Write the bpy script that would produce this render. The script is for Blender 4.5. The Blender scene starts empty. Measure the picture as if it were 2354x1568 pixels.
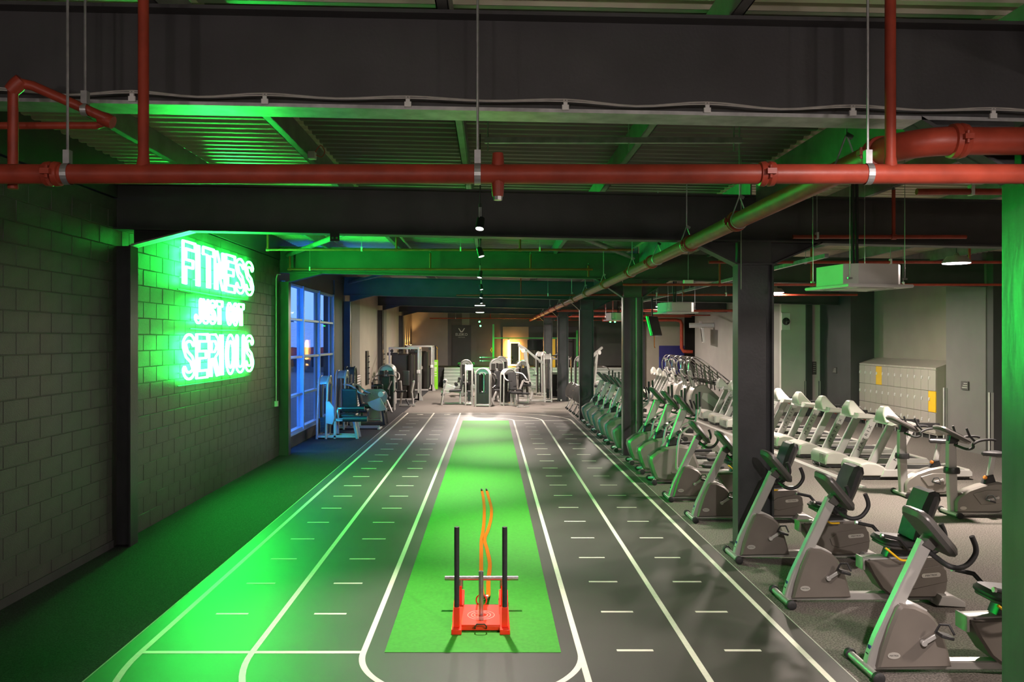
import bpy, math, random
from mathutils import Vector, Matrix

random.seed(7)
PI = math.pi
R = math.radians
scn = bpy.context.scene
C = scn.collection

# ------------------------------------------------------------------ camera
cd = bpy.data.cameras.new('camera')
cam = bpy.data.objects.new('camera', cd); C.objects.link(cam)
cam.location = (0, 0, 2.65); cam.rotation_euler = (PI / 2, 0, 0)
cd.sensor_width = 36.0; cd.lens = 36.0 * 1910 / 2354
cd.shift_x = 50 / 2354; cd.shift_y = -4 / 2354
cd.clip_start = 0.05; cd.clip_end = 400
scn.camera = cam

# ------------------------------------------------------------------ world (dusk sky) and exposure
w = bpy.data.worlds.new('dusk_sky'); scn.world = w; w.use_nodes = True
nt = w.node_tree; nt.nodes.clear()
out = nt.nodes.new('ShaderNodeOutputWorld'); bg = nt.nodes.new('ShaderNodeBackground')
tc = nt.nodes.new('ShaderNodeTexCoord'); ns = nt.nodes.new('ShaderNodeTexNoise'); ns.inputs['Scale'].default_value = 3.0
cr = nt.nodes.new('ShaderNodeValToRGB')
cr.color_ramp.elements[0].color = (0.10, 0.26, 0.80, 1); cr.color_ramp.elements[1].color = (0.24, 0.42, 0.95, 1)
cr.color_ramp.elements[0].position = 0.3; cr.color_ramp.elements[1].position = 0.7
nt.links.new(tc.outputs['Generated'], ns.inputs['Vector']); nt.links.new(ns.outputs['Fac'], cr.inputs['Fac'])
nt.links.new(cr.outputs['Color'], bg.inputs['Color']); bg.inputs['Strength'].default_value = 0.9
nt.links.new(bg.outputs['Background'], out.inputs['Surface'])

vs = scn.view_settings
vs.view_transform = 'Standard'; vs.look = 'None'; vs.gamma = 1.0; vs.use_curve_mapping = False
vs.exposure = 1.0
scn.cycles.max_bounces = 8; scn.cycles.diffuse_bounces = 4; scn.cycles.glossy_bounces = 3
scn.cycles.transmission_bounces = 4; scn.cycles.transparent_max_bounces = 8
scn.cycles.sample_clamp_indirect = 6.0
scn.cycles.use_denoising = True
scn.cycles.caustics_reflective = False; scn.cycles.caustics_refractive = False

# light levels used by the lamp builders further down
DOME_W = 380.0          # each dome pendant
SPOT_W = 620.0          # each small track spot
NEON = 43.0             # neon tube radiance

def lamp_light(name, kind, loc, energy, color, size=0.3, target=None, angle=90, blend=0.6):
    ld = bpy.data.lights.new(name, kind); ld.energy = energy; ld.color = color
    if kind == 'AREA':
        ld.shape = 'DISK'; ld.size = size
    elif kind == 'SPOT':
        ld.spot_size = R(angle); ld.spot_blend = blend; ld.shadow_soft_size = size
    else:
        ld.shadow_soft_size = size
    o = bpy.data.objects.new(name, ld); C.objects.link(o); o.location = loc
    if target is not None:
        d = Vector(target) - Vector(loc)
        o.rotation_euler = d.to_track_quat('-Z', 'Y').to_euler()
    return o

# ------------------------------------------------------------------ materials
M = {}
def mat(name, col, rough=0.5, metal=0.0, var=0.12, scale=6.0, bump=0.0, bscale=60.0, spec=0.5, emit=None, strength=0.0, coat=0.0, detail=3.0, stretch=None):
    m = bpy.data.materials.new(name); m.use_nodes = True
    nt = m.node_tree; b = nt.nodes['Principled BSDF']
    b.inputs['Roughness'].default_value = rough; b.inputs['Metallic'].default_value = metal
    b.inputs['Specular IOR Level'].default_value = spec; b.inputs['Coat Weight'].default_value = coat
    tc = nt.nodes.new('ShaderNodeTexCoord'); src = tc.outputs['Object']
    if stretch:
        mp = nt.nodes.new('ShaderNodeMapping'); mp.inputs['Scale'].default_value = stretch
        nt.links.new(src, mp.inputs['Vector']); src = mp.outputs['Vector']
    n = nt.nodes.new('ShaderNodeTexNoise'); n.inputs['Scale'].default_value = scale; n.inputs['Detail'].default_value = detail
    nt.links.new(src, n.inputs['Vector'])
    r = nt.nodes.new('ShaderNodeValToRGB')
    r.color_ramp.elements[0].position = 0.3; r.color_ramp.elements[1].position = 0.7
    r.color_ramp.elements[0].color = tuple(max(0, c * (1 - var)) for c in col) + (1,)
    r.color_ramp.elements[1].color = tuple(min(1, c * (1 + var)) for c in col) + (1,)
    nt.links.new(n.outputs['Fac'], r.inputs['Fac']); nt.links.new(r.outputs['Color'], b.inputs['Base Color'])
    if bump:
        n2 = nt.nodes.new('ShaderNodeTexNoise'); n2.inputs['Scale'].default_value = bscale; n2.inputs['Detail'].default_value = 3
        nt.links.new(src, n2.inputs['Vector'])
        bp = nt.nodes.new('ShaderNodeBump'); bp.inputs['Strength'].default_value = bump; bp.inputs['Distance'].default_value = 0.01
        nt.links.new(n2.outputs['Fac'], bp.inputs['Height']); nt.links.new(bp.outputs['Normal'], b.inputs['Normal'])
    if emit:
        b.inputs['Emission Color'].default_value = tuple(emit) + (1,); b.inputs['Emission Strength'].default_value = strength
    M[name] = m
    return m

mat('beam_paint', (0.050, 0.048, 0.050), 0.5, 0, 0.2, 2.0, 0.1, 40)
mat('column_paint', (0.04, 0.041, 0.045), 0.32, 0, 0.2, 3.0, 0.12, 25)
mat('green_lit_column_paint', (0.045, 0.05, 0.045), 0.27, 0, 0.35, 3.0, 0.3, 9, stretch=(1, 1, 0.3))  # green neon light put into this column's own colour
mat('galvanised', (0.42, 0.42, 0.42), 0.42, 0.75, 0.25, 9.0, 0.1, 30)
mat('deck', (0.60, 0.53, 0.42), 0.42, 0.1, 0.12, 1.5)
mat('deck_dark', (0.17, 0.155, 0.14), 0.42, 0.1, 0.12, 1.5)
mat('purlin', (0.22, 0.22, 0.21), 0.45, 0.4, 0.2, 4.0)
mat('block', (0.066, 0.065, 0.058), 0.42, 0, 0.15, 5.0, 0.35, 90)
mat('mortar', (0.066, 0.065, 0.058), 0.5, 0, 0.15, 8.0, 0.3, 90)
mat('wall_dark', (0.055, 0.054, 0.055), 0.6, 0, 0.1, 2.0, 0.15, 60)
mat('wall_grey', (0.15, 0.138, 0.132), 0.65, 0, 0.08, 1.5, 0.1, 60)
mat('wall_light', (0.30, 0.285, 0.265), 0.6, 0, 0.06, 1.5, 0.08, 60)
mat('wall_lit', (0.55, 0.52, 0.48), 0.6, 0, 0.06, 1.5, 0.08, 60)  # light wall paint made paler in place of missing lamp light
mat('wall_tan', (0.30, 0.26, 0.21), 0.6, 0, 0.06, 1.5, 0.08, 60)
mat('carpet', (0.165, 0.15, 0.133), 0.9, 0, 0.62, 62.0, 0.8, 150, detail=6, spec=0.2)
mat('rubber_floor', (0.034, 0.034, 0.036), 0.85, 0, 0.5, 62.0, 0.4, 150, detail=6, spec=0.15)
mat('track', (0.062, 0.058, 0.052), 0.46, 0, 0.12, 1.2, 0.15, 260, spec=0.55)
mat('turf', (0.045, 0.29, 0.022), 0.65, 0, 0.10, 30.0, 0.25, 320, spec=0.3)
mat('line_white', (0.80, 0.76, 0.66), 0.42, 0, 0.05, 20.0)
mat('pipe_red', (0.32, 0.046, 0.024), 0.42, 0, 0.22, 7.0, 0.08, 40, spec=0.35)
mat('silver', (0.46, 0.45, 0.43), 0.34, 0.45, 0.06, 4.0)
mat('silver_light', (0.50, 0.49, 0.47), 0.32, 0.3, 0.06, 4.0)
mat('graphite', (0.15, 0.132, 0.115), 0.38, 0.1, 0.1, 3.0)
mat('shroud_grey', (0.26, 0.245, 0.22), 0.36, 0.3, 0.06, 3.0)
mat('hood_cream', (0.46, 0.45, 0.41), 0.34, 0.05, 0.05, 3.0)
mat('black_plastic', (0.025, 0.025, 0.026), 0.38, 0, 0.2, 8.0)
mat('console_grey', (0.085, 0.08, 0.075), 0.35, 0.1, 0.1, 8.0)
mat('black_rubber', (0.016, 0.016, 0.017), 0.6, 0, 0.2, 20.0, 0.2, 120)
mat('vinyl_black', (0.028, 0.028, 0.03), 0.42, 0, 0.15, 15.0, 0.15, 140)
mat('chrome', (0.72, 0.72, 0.72), 0.16, 1.0, 0.04, 4.0)
mat('smoked', (0.03, 0.026, 0.024), 0.4, 0, 0.1, 2.0)
mat('belt', (0.03, 0.03, 0.031), 0.55, 0, 0.2, 60.0)
mat('yellow', (0.85, 0.50, 0.01), 0.45, 0, 0.05, 4.0)
mat('orange_knob', (0.85, 0.30, 0.04), 0.4, 0, 0.05, 4.0)
mat('strap_orange', (0.62, 0.125, 0.002), 0.8, 0, 0.1, 60.0, 0.3, 180, spec=0.1)
mat('sled_red', (0.80, 0.035, 0.012), 0.30, 0, 0.1, 6.0)
mat('sled_dark', (0.045, 0.045, 0.048), 0.35, 0.4, 0.15, 25.0)
mat('locker', (0.42, 0.385, 0.335), 0.42, 0.1, 0.04, 2.0)
mat('white_plastic', (0.72, 0.71, 0.69), 0.4, 0, 0.04, 4.0)
mat('cassette', (0.62, 0.61, 0.57), 0.45, 0, 0.04, 4.0)
mat('frame_blue', (0.30, 0.46, 0.70), 0.38, 0.1, 0.06, 3.0)
mat('screen', (0.012, 0.012, 0.014), 0.12, 0, 0.1, 2.0)
mat('band_dark', (0.10, 0.13, 0.11), 0.6, 0, 0.1, 3.0)
mat('riser_shaded', (0.36, 0.40, 0.36), 0.55, 0, 0.08, 3.0)
mat('tread_lit', (0.74, 0.76, 0.73), 0.5, 0, 0.05, 3.0)
mat('lime', (0.22, 0.62, 0.015), 0.5, 0, 0.05, 4.0)
mat('navy', (0.015, 0.012, 0.12), 0.5, 0, 0.1, 3.0)
mat('rig_green_lit', (0.02, 0.50, 0.05), 0.4, 0, 0.1, 4.0)  # green light on the rig put into its colour
mat('cable_grey', (0.45, 0.43, 0.40), 0.6, 0, 0.1, 20.0)
mat('ink', (0.03, 0.03, 0.032), 0.5, 0, 0.05, 10.0)
mat('ink_blue', (0.02, 0.03, 0.22), 0.5, 0, 0.05, 10.0)
mat('steel_plain', (0.35, 0.33, 0.32), 0.28, 0.9, 0.15, 12.0)
mat('roof_white', (0.55, 0.57, 0.6), 0.5, 0, 0.1, 3.0)
mat('brick_red', (0.45, 0.06, 0.05), 0.6, 0, 0.15, 3.0)
mat('hill', (0.04, 0.06, 0.09), 0.9, 0, 0.3, 0.2)
mat('tarmac', (0.09, 0.09, 0.1), 0.8, 0, 0.2, 2.0)
mat('skin_badge', (0.58, 0.56, 0.52), 0.3, 0.5, 0.05, 6.0)
mat('acrylic', (0.86, 0.86, 0.88), 0.3, 0, 0.02, 4.0)

# emitters
def emitter(name, col, s):
    m = bpy.data.materials.new(name); m.use_nodes = True
    nt = m.node_tree; nt.nodes.clear()
    o = nt.nodes.new('ShaderNodeOutputMaterial'); e = nt.nodes.new('ShaderNodeEmission')
    e.inputs['Color'].default_value = tuple(col) + (1,); e.inputs['Strength'].default_value = s
    nt.links.new(e.outputs[0], o.inputs['Surface']); M[name] = m
emitter('neon_green', (0.02, 1.0, 0.085), NEON)
emitter('lamp_white', (1.0, 0.88, 0.95), 14.0)
emitter('lamp_spot', (1.0, 0.90, 0.95), 30.0)
emitter('lamp_warm', (1.0, 0.46, 0.11), 34.0)
emitter('lamp_green', (0.03, 1.0, 0.12), 20.0)
emitter('assumed_lamp_blue', (0.012, 0.22, 1.0), 140.0)

# window glass: clear with a thin reflection
def glass_mat():
    m = bpy.data.materials.new('glass'); m.use_nodes = True
    nt = m.node_tree; nt.nodes.clear()
    o = nt.nodes.new('ShaderNodeOutputMaterial'); mx = nt.nodes.new('ShaderNodeMixShader')
    t = nt.nodes.new('ShaderNodeBsdfTransparent'); g = nt.nodes.new('ShaderNodeBsdfGlossy'); lw = nt.nodes.new('ShaderNodeLayerWeight')
    t.inputs['Color'].default_value = (0.90, 0.95, 1.0, 1); g.inputs['Roughness'].default_value = 0.03; lw.inputs['Blend'].default_value = 0.5
    pw = nt.nodes.new('ShaderNodeMath'); pw.operation = 'POWER'; pw.inputs[1].default_value = 5.0
    ml = nt.nodes.new('ShaderNodeMath'); ml.operation = 'MULTIPLY_ADD'; ml.inputs[1].default_value = 0.07; ml.inputs[2].default_value = 0.012
    nt.links.new(lw.outputs['Facing'], pw.inputs[0]); nt.links.new(pw.outputs[0], ml.inputs[0])
    nt.links.new(ml.outputs[0], mx.inputs['Fac']); nt.links.new(t.outputs[0], mx.inputs[1]); nt.links.new(g.outputs[0], mx.inputs[2])
    nt.links.new(mx.outputs[0], o.inputs['Surface']); M['glass'] = m
glass_mat()

# ------------------------------------------------------------------ mesh helpers
class MB:
    def __init__(s):
        s.v = []; s.f = []
    def add(s, vs, fs):
        n = len(s.v); s.v += [tuple(p) for p in vs]; s.f += [tuple(i + n for i in f) for f in fs]; return s
    def box(s, x0, x1, y0, y1, z0, z1):
        return s.add([(x0, y0, z0), (x1, y0, z0), (x1, y1, z0), (x0, y1, z0), (x0, y0, z1), (x1, y0, z1), (x1, y1, z1), (x0, y1, z1)],
                     [(0, 3, 2, 1), (4, 5, 6, 7), (0, 1, 5, 4), (1, 2, 6, 5), (2, 3, 7, 6), (3, 0, 4, 7)])
    def obox(s, c, size, rot=(0, 0, 0)):
        m = Matrix.Translation(c) @ (Matrix.Rotation(rot[2], 4, 'Z') @ Matrix.Rotation(rot[1], 4, 'Y') @ Matrix.Rotation(rot[0], 4, 'X'))
        a, b, d = size[0] / 2, size[1] / 2, size[2] / 2
        P = [(-a, -b, -d), (a, -b, -d), (a, b, -d), (-a, b, -d), (-a, -b, d), (a, -b, d), (a, b, d), (-a, b, d)]
        return s.add([m @ Vector(p) for p in P], [(0, 3, 2, 1), (4, 5, 6, 7), (0, 1, 5, 4), (1, 2, 6, 5), (2, 3, 7, 6), (3, 0, 4, 7)])
    def bar(s, p0, p1, w, h=None):
        h = h or w; p0 = Vector(p0); p1 = Vector(p1); d = (p1 - p0).normalized()
        up = Vector((0, 0, 1)) if abs(d.z) < 0.99 else Vector((1, 0, 0))
        a = d.cross(up).normalized() * (w / 2); b = a.cross(d).normalized() * (h / 2)
        P = [p0 - a - b, p0 + a - b, p0 + a + b, p0 - a + b, p1 - a - b, p1 + a - b, p1 + a + b, p1 - a + b]
        return s.add(P, [(0, 1, 2, 3), (4, 7, 6, 5), (0, 4, 5, 1), (1, 5, 6, 2), (2, 6, 7, 3), (3, 7, 4, 0)])
    def tube(s, pts, r, n=8, closed=False):
        pts = [Vector(p) for p in pts]; N = len(pts)
        rs = r if isinstance(r, (list, tuple)) else [r] * N
        T = []
        for i in range(N):
            a = pts[(i - 1) % N] if (closed or i > 0) else pts[i]
            b = pts[(i + 1) % N] if (closed or i < N - 1) else pts[i]
            T.append((b - a).normalized())
        up = Vector((0, 0, 1)) if abs(T[0].z) < 0.9 else Vector((0, 1, 0))
        u = T[0].cross(up).normalized(); base = len(s.v)
        for i in range(N):
            u = (u - T[i] * u.dot(T[i]))
            u = u.normalized() if u.length > 1e-6 else T[i].orthogonal().normalized()
            q = T[i].cross(u)
            k = 1.0
            if 0 < i < N - 1 or closed:
                e = (pts[i] - pts[(i - 1) % N]).normalized(); c = max(0.35, e.dot(T[i])); k = 1.0 / c if c < 0.999 else 1.0
                k = min(k, 1.35)
            for j in range(n):
                an = 2 * PI * j / n
                s.v.append(tuple(pts[i] + (u * math.cos(an) + q * math.sin(an)) * rs[i] * (1.0 if k < 1.01 else (1 + (k - 1) * 0.5))))
        for i in range(N if closed else N - 1):
            a = base + i * n; b = base + ((i + 1) % N) * n
            for j in range(n):
                k = (j + 1) % n; s.f.append((a + j, a + k, b + k, b + j))
        if not closed:
            s.f.append(tuple(base + j for j in reversed(range(n)))); s.f.append(tuple(base + (N - 1) * n + j for j in range(n)))
        return s
    def prism(s, poly, a0, a1, axis='y', inset=0.0):
        # extrude a 2D polygon; inset > 0 rounds the two rims by a chamfer
        n = len(poly)
        cx = sum(p[0] for p in poly) / n; cy = sum(p[1] for p in poly) / n
        def mk(p, a):
            return {'y': (p[0], a, p[1]), 'x': (a, p[0], p[1]), 'z': (p[0], p[1], a)}[axis]
        def shrink(k):
            q = []
            for i in range(n):
                p0 = Vector(poly[i - 1]); p1 = Vector(poly[i]); p2 = Vector(poly[(i + 1) % n])
                d1 = (p1 - p0).normalized(); d2 = (p2 - p1).normalized()
                nrm = Vector((-(d1.y + d2.y), d1.x + d2.x))
                nrm = nrm.normalized() if nrm.length > 1e-6 else Vector((-d1.y, d1.x))
                q.append(p1 + nrm * k * sgn)
            return q
        area = sum(poly[i - 1][0] * poly[i][1] - poly[i][0] * poly[i - 1][1] for i in range(n)); sgn = 1 if area > 0 else -1
        if inset:
            ins = shrink(inset); sg = 1 if a1 > a0 else -1
            rings = [[mk(p, a0) for p in ins], [mk(p, a0 + inset * sg) for p in poly], [mk(p, a1 - inset * sg) for p in poly], [mk(p, a1) for p in ins]]
        else:
            rings = [[mk(p, a0) for p in poly], [mk(p, a1) for p in poly]]
        base = len(s.v)
        for r in rings: s.v += r
        for k in range(len(rings) - 1):
            for i in range(n):
                j = (i + 1) % n; s.f.append((base + k * n + i, base + k * n + j, base + (k + 1) * n + j, base + (k + 1) * n + i))
        s.f.append(tuple(base + i for i in reversed(range(n)))); s.f.append(tuple(base + (len(rings) - 1) * n + i for i in range(n)))
        return s
    def lathe(s, prof, n=16, o=(0, 0, 0), d=(0, 0, 1)):
        d = Vector(d).normalized(); u = d.orthogonal().normalized(); q = d.cross(u); o = Vector(o); base = len(s.v)
        for (r, h) in prof:
            for j in range(n):
                an = 2 * PI * j / n; s.v.append(tuple(o + d * h + (u * math.cos(an) + q * math.sin(an)) * max(r, 1e-4)))
        for i in range(len(prof) - 1):
            for j in range(n):
                k = (j + 1) % n; s.f.append((base + i * n + j, base + i * n + k, base + (i + 1) * n + k, base + (i + 1) * n + j))
        s.f.append(tuple(base + j for j in reversed(range(n)))); s.f.append(tuple(base + (len(prof) - 1) * n + j for j in range(n)))
        return s
    def cyl(s, p0, p1, r, n=12):
        p0 = Vector(p0); p1 = Vector(p1); return s.lathe([(r, 0), (r, (p1 - p0).length)], n, p0, p1 - p0)
    def ell(s, c, rx, ry, rz, n=12, m=8):
        base = len(s.v)
        for i in range(m + 1):
            t = PI * i / m; z = -math.cos(t); k = max(math.sin(t), 1e-3)
            for j in range(n):
                an = 2 * PI * j / n; s.v.append((c[0] + rx * k * math.cos(an), c[1] + ry * k * math.sin(an), c[2] + rz * z))
        for i in range(m):
            for j in range(n):
                k = (j + 1) % n; s.f.append((base + i * n + j, base + i * n + k, base + (i + 1) * n + k, base + (i + 1) * n + j))
        return s
    def mesh(s, name, smooth=True):
        me = bpy.data.meshes.new(name); me.from_pydata(s.v, [], s.f); me.update()
        if smooth:
            me.polygons.foreach_set('use_smooth', [True] * len(me.polygons)); me.set_sharp_from_angle(angle=R(38))
        return me
    def build(s, name, m, parent=None, bevel=0.0, smooth=True, label=None, kind=None, seg=2):
        me = s.mesh(name, smooth); me.materials.append(M[m])
        o = bpy.data.objects.new(name, me); C.objects.link(o); o.parent = parent
        if bevel:
            b = o.modifiers.new('edge', 'BEVEL'); b.width = bevel; b.segments = seg; b.limit_method = 'ANGLE'; b.angle_limit = R(40)
        if label: o['label'] = label
        if kind: o['kind'] = kind
        return o

def tag(o, label, cat=None, group=None, kind=None):
    o['label'] = label
    if cat: o['category'] = cat
    if group: o['group'] = group
    if kind: o['kind'] = kind
    return o

def thing(name, label=None, cat=None, loc=(0, 0, 0), rz=0.0, group=None, kind=None):
    o = bpy.data.objects.new(name, None); C.objects.link(o); o.empty_display_size = 0.2
    o.location = loc; o.rotation_euler = (0, 0, rz)
    if label: o['label'] = label
    if cat: o['category'] = cat
    if group: o['group'] = group
    if kind: o['kind'] = kind
    return o

def dup(root, loc, rz=None, label=None, group=None):
    def cp(o, par):
        c = o.copy(); C.objects.link(c); c.parent = par
        for ch in kids.get(o.name, []): cp(ch, c)
        return c
    kids = {}
    def collect(o):
        kids[o.name] = list(o.children)
        for ch in o.children: collect(ch)
    collect(root)
    r = cp(root, None); r.location = loc
    if rz is not None: r.rotation_euler = (0, 0, rz)
    if label: r['label'] = label
    if group: r['group'] = group
    return r

def arc(cx, cy, r, a0, a1, n=10, ry=None):
    ry = ry or r
    return [(cx + r * math.cos(R(a0 + (a1 - a0) * i / n)), cy + ry * math.sin(R(a0 + (a1 - a0) * i / n))) for i in range(n + 1)]

def smooth_path(pts, k=4):
    # Catmull-Rom through the given points
    P = [Vector(p) for p in pts]; o = []
    for i in range(len(P) - 1):
        p0 = P[max(i - 1, 0)]; p1 = P[i]; p2 = P[i + 1]; p3 = P[min(i + 2, len(P) - 1)]
        for j in range(k):
            t = j / k
            o.append(0.5 * ((2 * p1) + (p2 - p0) * t + (2 * p0 - 5 * p1 + 4 * p2 - p3) * t * t + (3 * p1 - p0 - 3 * p2 + p3) * t ** 3))
    o.append(P[-1]); return o

def text(name, s, size, loc, xdir, ydir, m, parent=None, depth=0.002, align='CENTER', sx=1.0):
    cu = bpy.data.curves.new(name, 'FONT'); cu.body = s; cu.size = size; cu.extrude = depth; cu.align_x = align; cu.align_y = 'CENTER'
    cu.resolution_u = 2
    t = bpy.data.objects.new(name + '_tmp', cu); C.objects.link(t)
    bpy.context.view_layer.update()
    me = bpy.data.meshes.new_from_object(t.evaluated_get(bpy.context.evaluated_depsgraph_get()))
    bpy.data.objects.remove(t)
    x = Vector(xdir).normalized(); y = Vector(ydir).normalized(); z = x.cross(y)
    mm = Matrix(((x.x * sx, y.x, z.x, loc[0]), (x.y * sx, y.y, z.y, loc[1]), (x.z * sx, y.z, z.z, loc[2]), (0, 0, 0, 1)))
    me.transform(mm); me.materials.clear(); me.materials.append(M[m])
    o = bpy.data.objects.new(name, me); C.objects.link(o); o.parent = parent
    return o
# ================================================================== STRUCTURE
XC = -0.155                      # centre line of the running track

# ---- floors
fl = MB().box(-5.2, 14.0, -6.5, 51.0, -0.12, 0.0).build('floor', 'carpet'); tag(fl, 'grey speckled carpet floor under the exercise machines', kind='structure')
fr_ = MB().box(-5.05, -3.14, -6.4, 50.6, 0.0, 0.004).build('floor_rubber', 'rubber_floor'); tag(fr_, 'dark rubber floor strip along the block wall', kind='structure')
ft = MB().box(-3.145, 2.835, 1.5, 29.95, 0.0, 0.006).build('floor_track', 'track'); tag(ft, 'smooth charcoal running track floor with lane markings', kind='structure')
MB().box(XC - 0.737, XC + 0.752, 7.01, 26.98, 0.006, 0.010).build('turf_strip', 'turf', ft, label='bright green sled strip down the middle of the track')
se = MB(); se.box(2.829, 2.841, 1.5, 29.95, 0.0, 0.0075); se.box(-3.151, -3.139, 1.5, 29.95, 0.0, 0.0075); se.build('seam_strip', 'cable_grey', ft)
for sx in (-1.56, 1.32):
    MB().box(sx - 0.002, sx + 0.002, 1.5, 29.9, 0.006, 0.0064).build('floor_seam', 'track', ft)

def ribbon(path, wd, z0, z1):
    m = MB(); n = len(path); L = []; Rr = []
    for i in range(n):
        a = Vector(path[max(i - 1, 0)]); b = Vector(path[min(i + 1, n - 1)]); d = (b - a).normalized(); nn = Vector((-d.y, d.x)) * wd / 2
        p = Vector(path[i]); L.append(p + nn); Rr.append(p - nn)
    for i in range(n):
        m.v += [(L[i].x, L[i].y, z1), (Rr[i].x, Rr[i].y, z1), (L[i].x, L[i].y, z0), (Rr[i].x, Rr[i].y, z0)]
    for i in range(n - 1):
        a = 4 * i; b = a + 4
        m.f += [(a, a + 1, b + 1, b), (a + 1, a + 3, b + 3, b + 1), (a + 2, a, b, b + 2)]
    return m
LW = 0.052
rr = [0.915, 1.855, 2.797]
for k, r in enumerate(rr):
    # left hand lines: straight to the far end, turning in at the near end
    pth = arc(XC, 7.0, r, 270, 180, 24) + [(XC - r, 12), (XC - r, 20), (XC - r, 29.83)]
    ribbon(pth, LW, 0.006, 0.0078).build('lane_line', 'line_white', ft, smooth=False)
    pth = [(XC + r, 1.6), (XC + r, 10), (XC + r, 20), (XC + r, 27.0)] + arc(XC, 27.0, r, 0, 90, 24) 
    pth += [(XC - (0.9 if k else 0.85), 27.0 + r)] if k < 2 else [(XC - 2.8, 29.8)]
    ribbon(pth, LW, 0.006, 0.0079).build('lane_line', 'line_white', ft, smooth=False)
ribbon(arc(XC, 7.0, 0.915, 270, 360, 20), LW, 0.006, 0.0077).build('lane_line', 'line_white', ft, smooth=False)
MB().box(XC - 2.797, XC - 0.915, 6.99, 7.045, 0.006, 0.0076).build('start_line', 'line_white', ft)
MB().box(XC - 2.797, XC - 0.915, 27.90, 27.95, 0.006, 0.0076).build('start_line', 'line_white', ft)
MB().box(XC + 0.915, XC + 2.797, 26.98, 27.03, 0.006, 0.0076).build('start_line', 'line_white', ft)
dash_l = MB().box(-0.155, 0.155, -0.02, 0.02, 0.006, 0.0076).mesh('distance_mark', False); dash_l.materials.append(M['line_white'])
for i in range(8, 28):
    for lx in (XC - 2.33, XC - 1.385):
        o = bpy.data.objects.new('distance_mark', dash_l); C.objects.link(o); o.parent = ft; o.location = (lx, i, 0)
for i in range(7, 27):
    for lx in (XC + 1.385, XC + 2.30):
        o = bpy.data.objects.new('distance_mark', dash_l); C.objects.link(o); o.parent = ft; o.location = (lx, i + 0.06, 0)
for lx in (-2.45, -1.5):
    MB().box(lx - 0.12, lx + 0.10, 29.12, 29.22, 0.006, 0.0076).box(lx - 0.02, lx + 0.06, 29.2, 29.28, 0.006, 0.0077).build('lane_mark', 'line_white', ft)

# ---- portal frames: I-section rafters, haunches and columns
FY = [4.95, 10.6, 18.9, 27.2, 35.4, 43.6]
FZ = [4.01, 3.96, 4.07, 4.0, 4.0, 4.0]
CX = [3.19, 3.16, 3.02, 2.93, 2.87, 2.80]
SL = -0.02
FW, FT, DP = 0.23, 0.022, 0.60
def zb(i, x): return FZ[i] + SL * x
def slope_box(m, x0, x1, y0, y1, za0, za1, zb0, zb1):
    # box with a sloping top and bottom between x0 and x1
    m.add([(x0, y0, za0), (x1, y0, za1), (x1, y1, za1), (x0, y1, za0), (x0, y0, zb0), (x1, y0, zb1), (x1, y1, zb1), (x0, y1, zb0)],
          [(0, 3, 2, 1), (4, 5, 6, 7), (0, 1, 5, 4), (1, 2, 6, 5), (2, 3, 7, 6), (3, 0, 4, 7)])
    return m
ORD = ['nearest', 'second', 'third', 'fourth', 'fifth', 'sixth']
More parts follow.
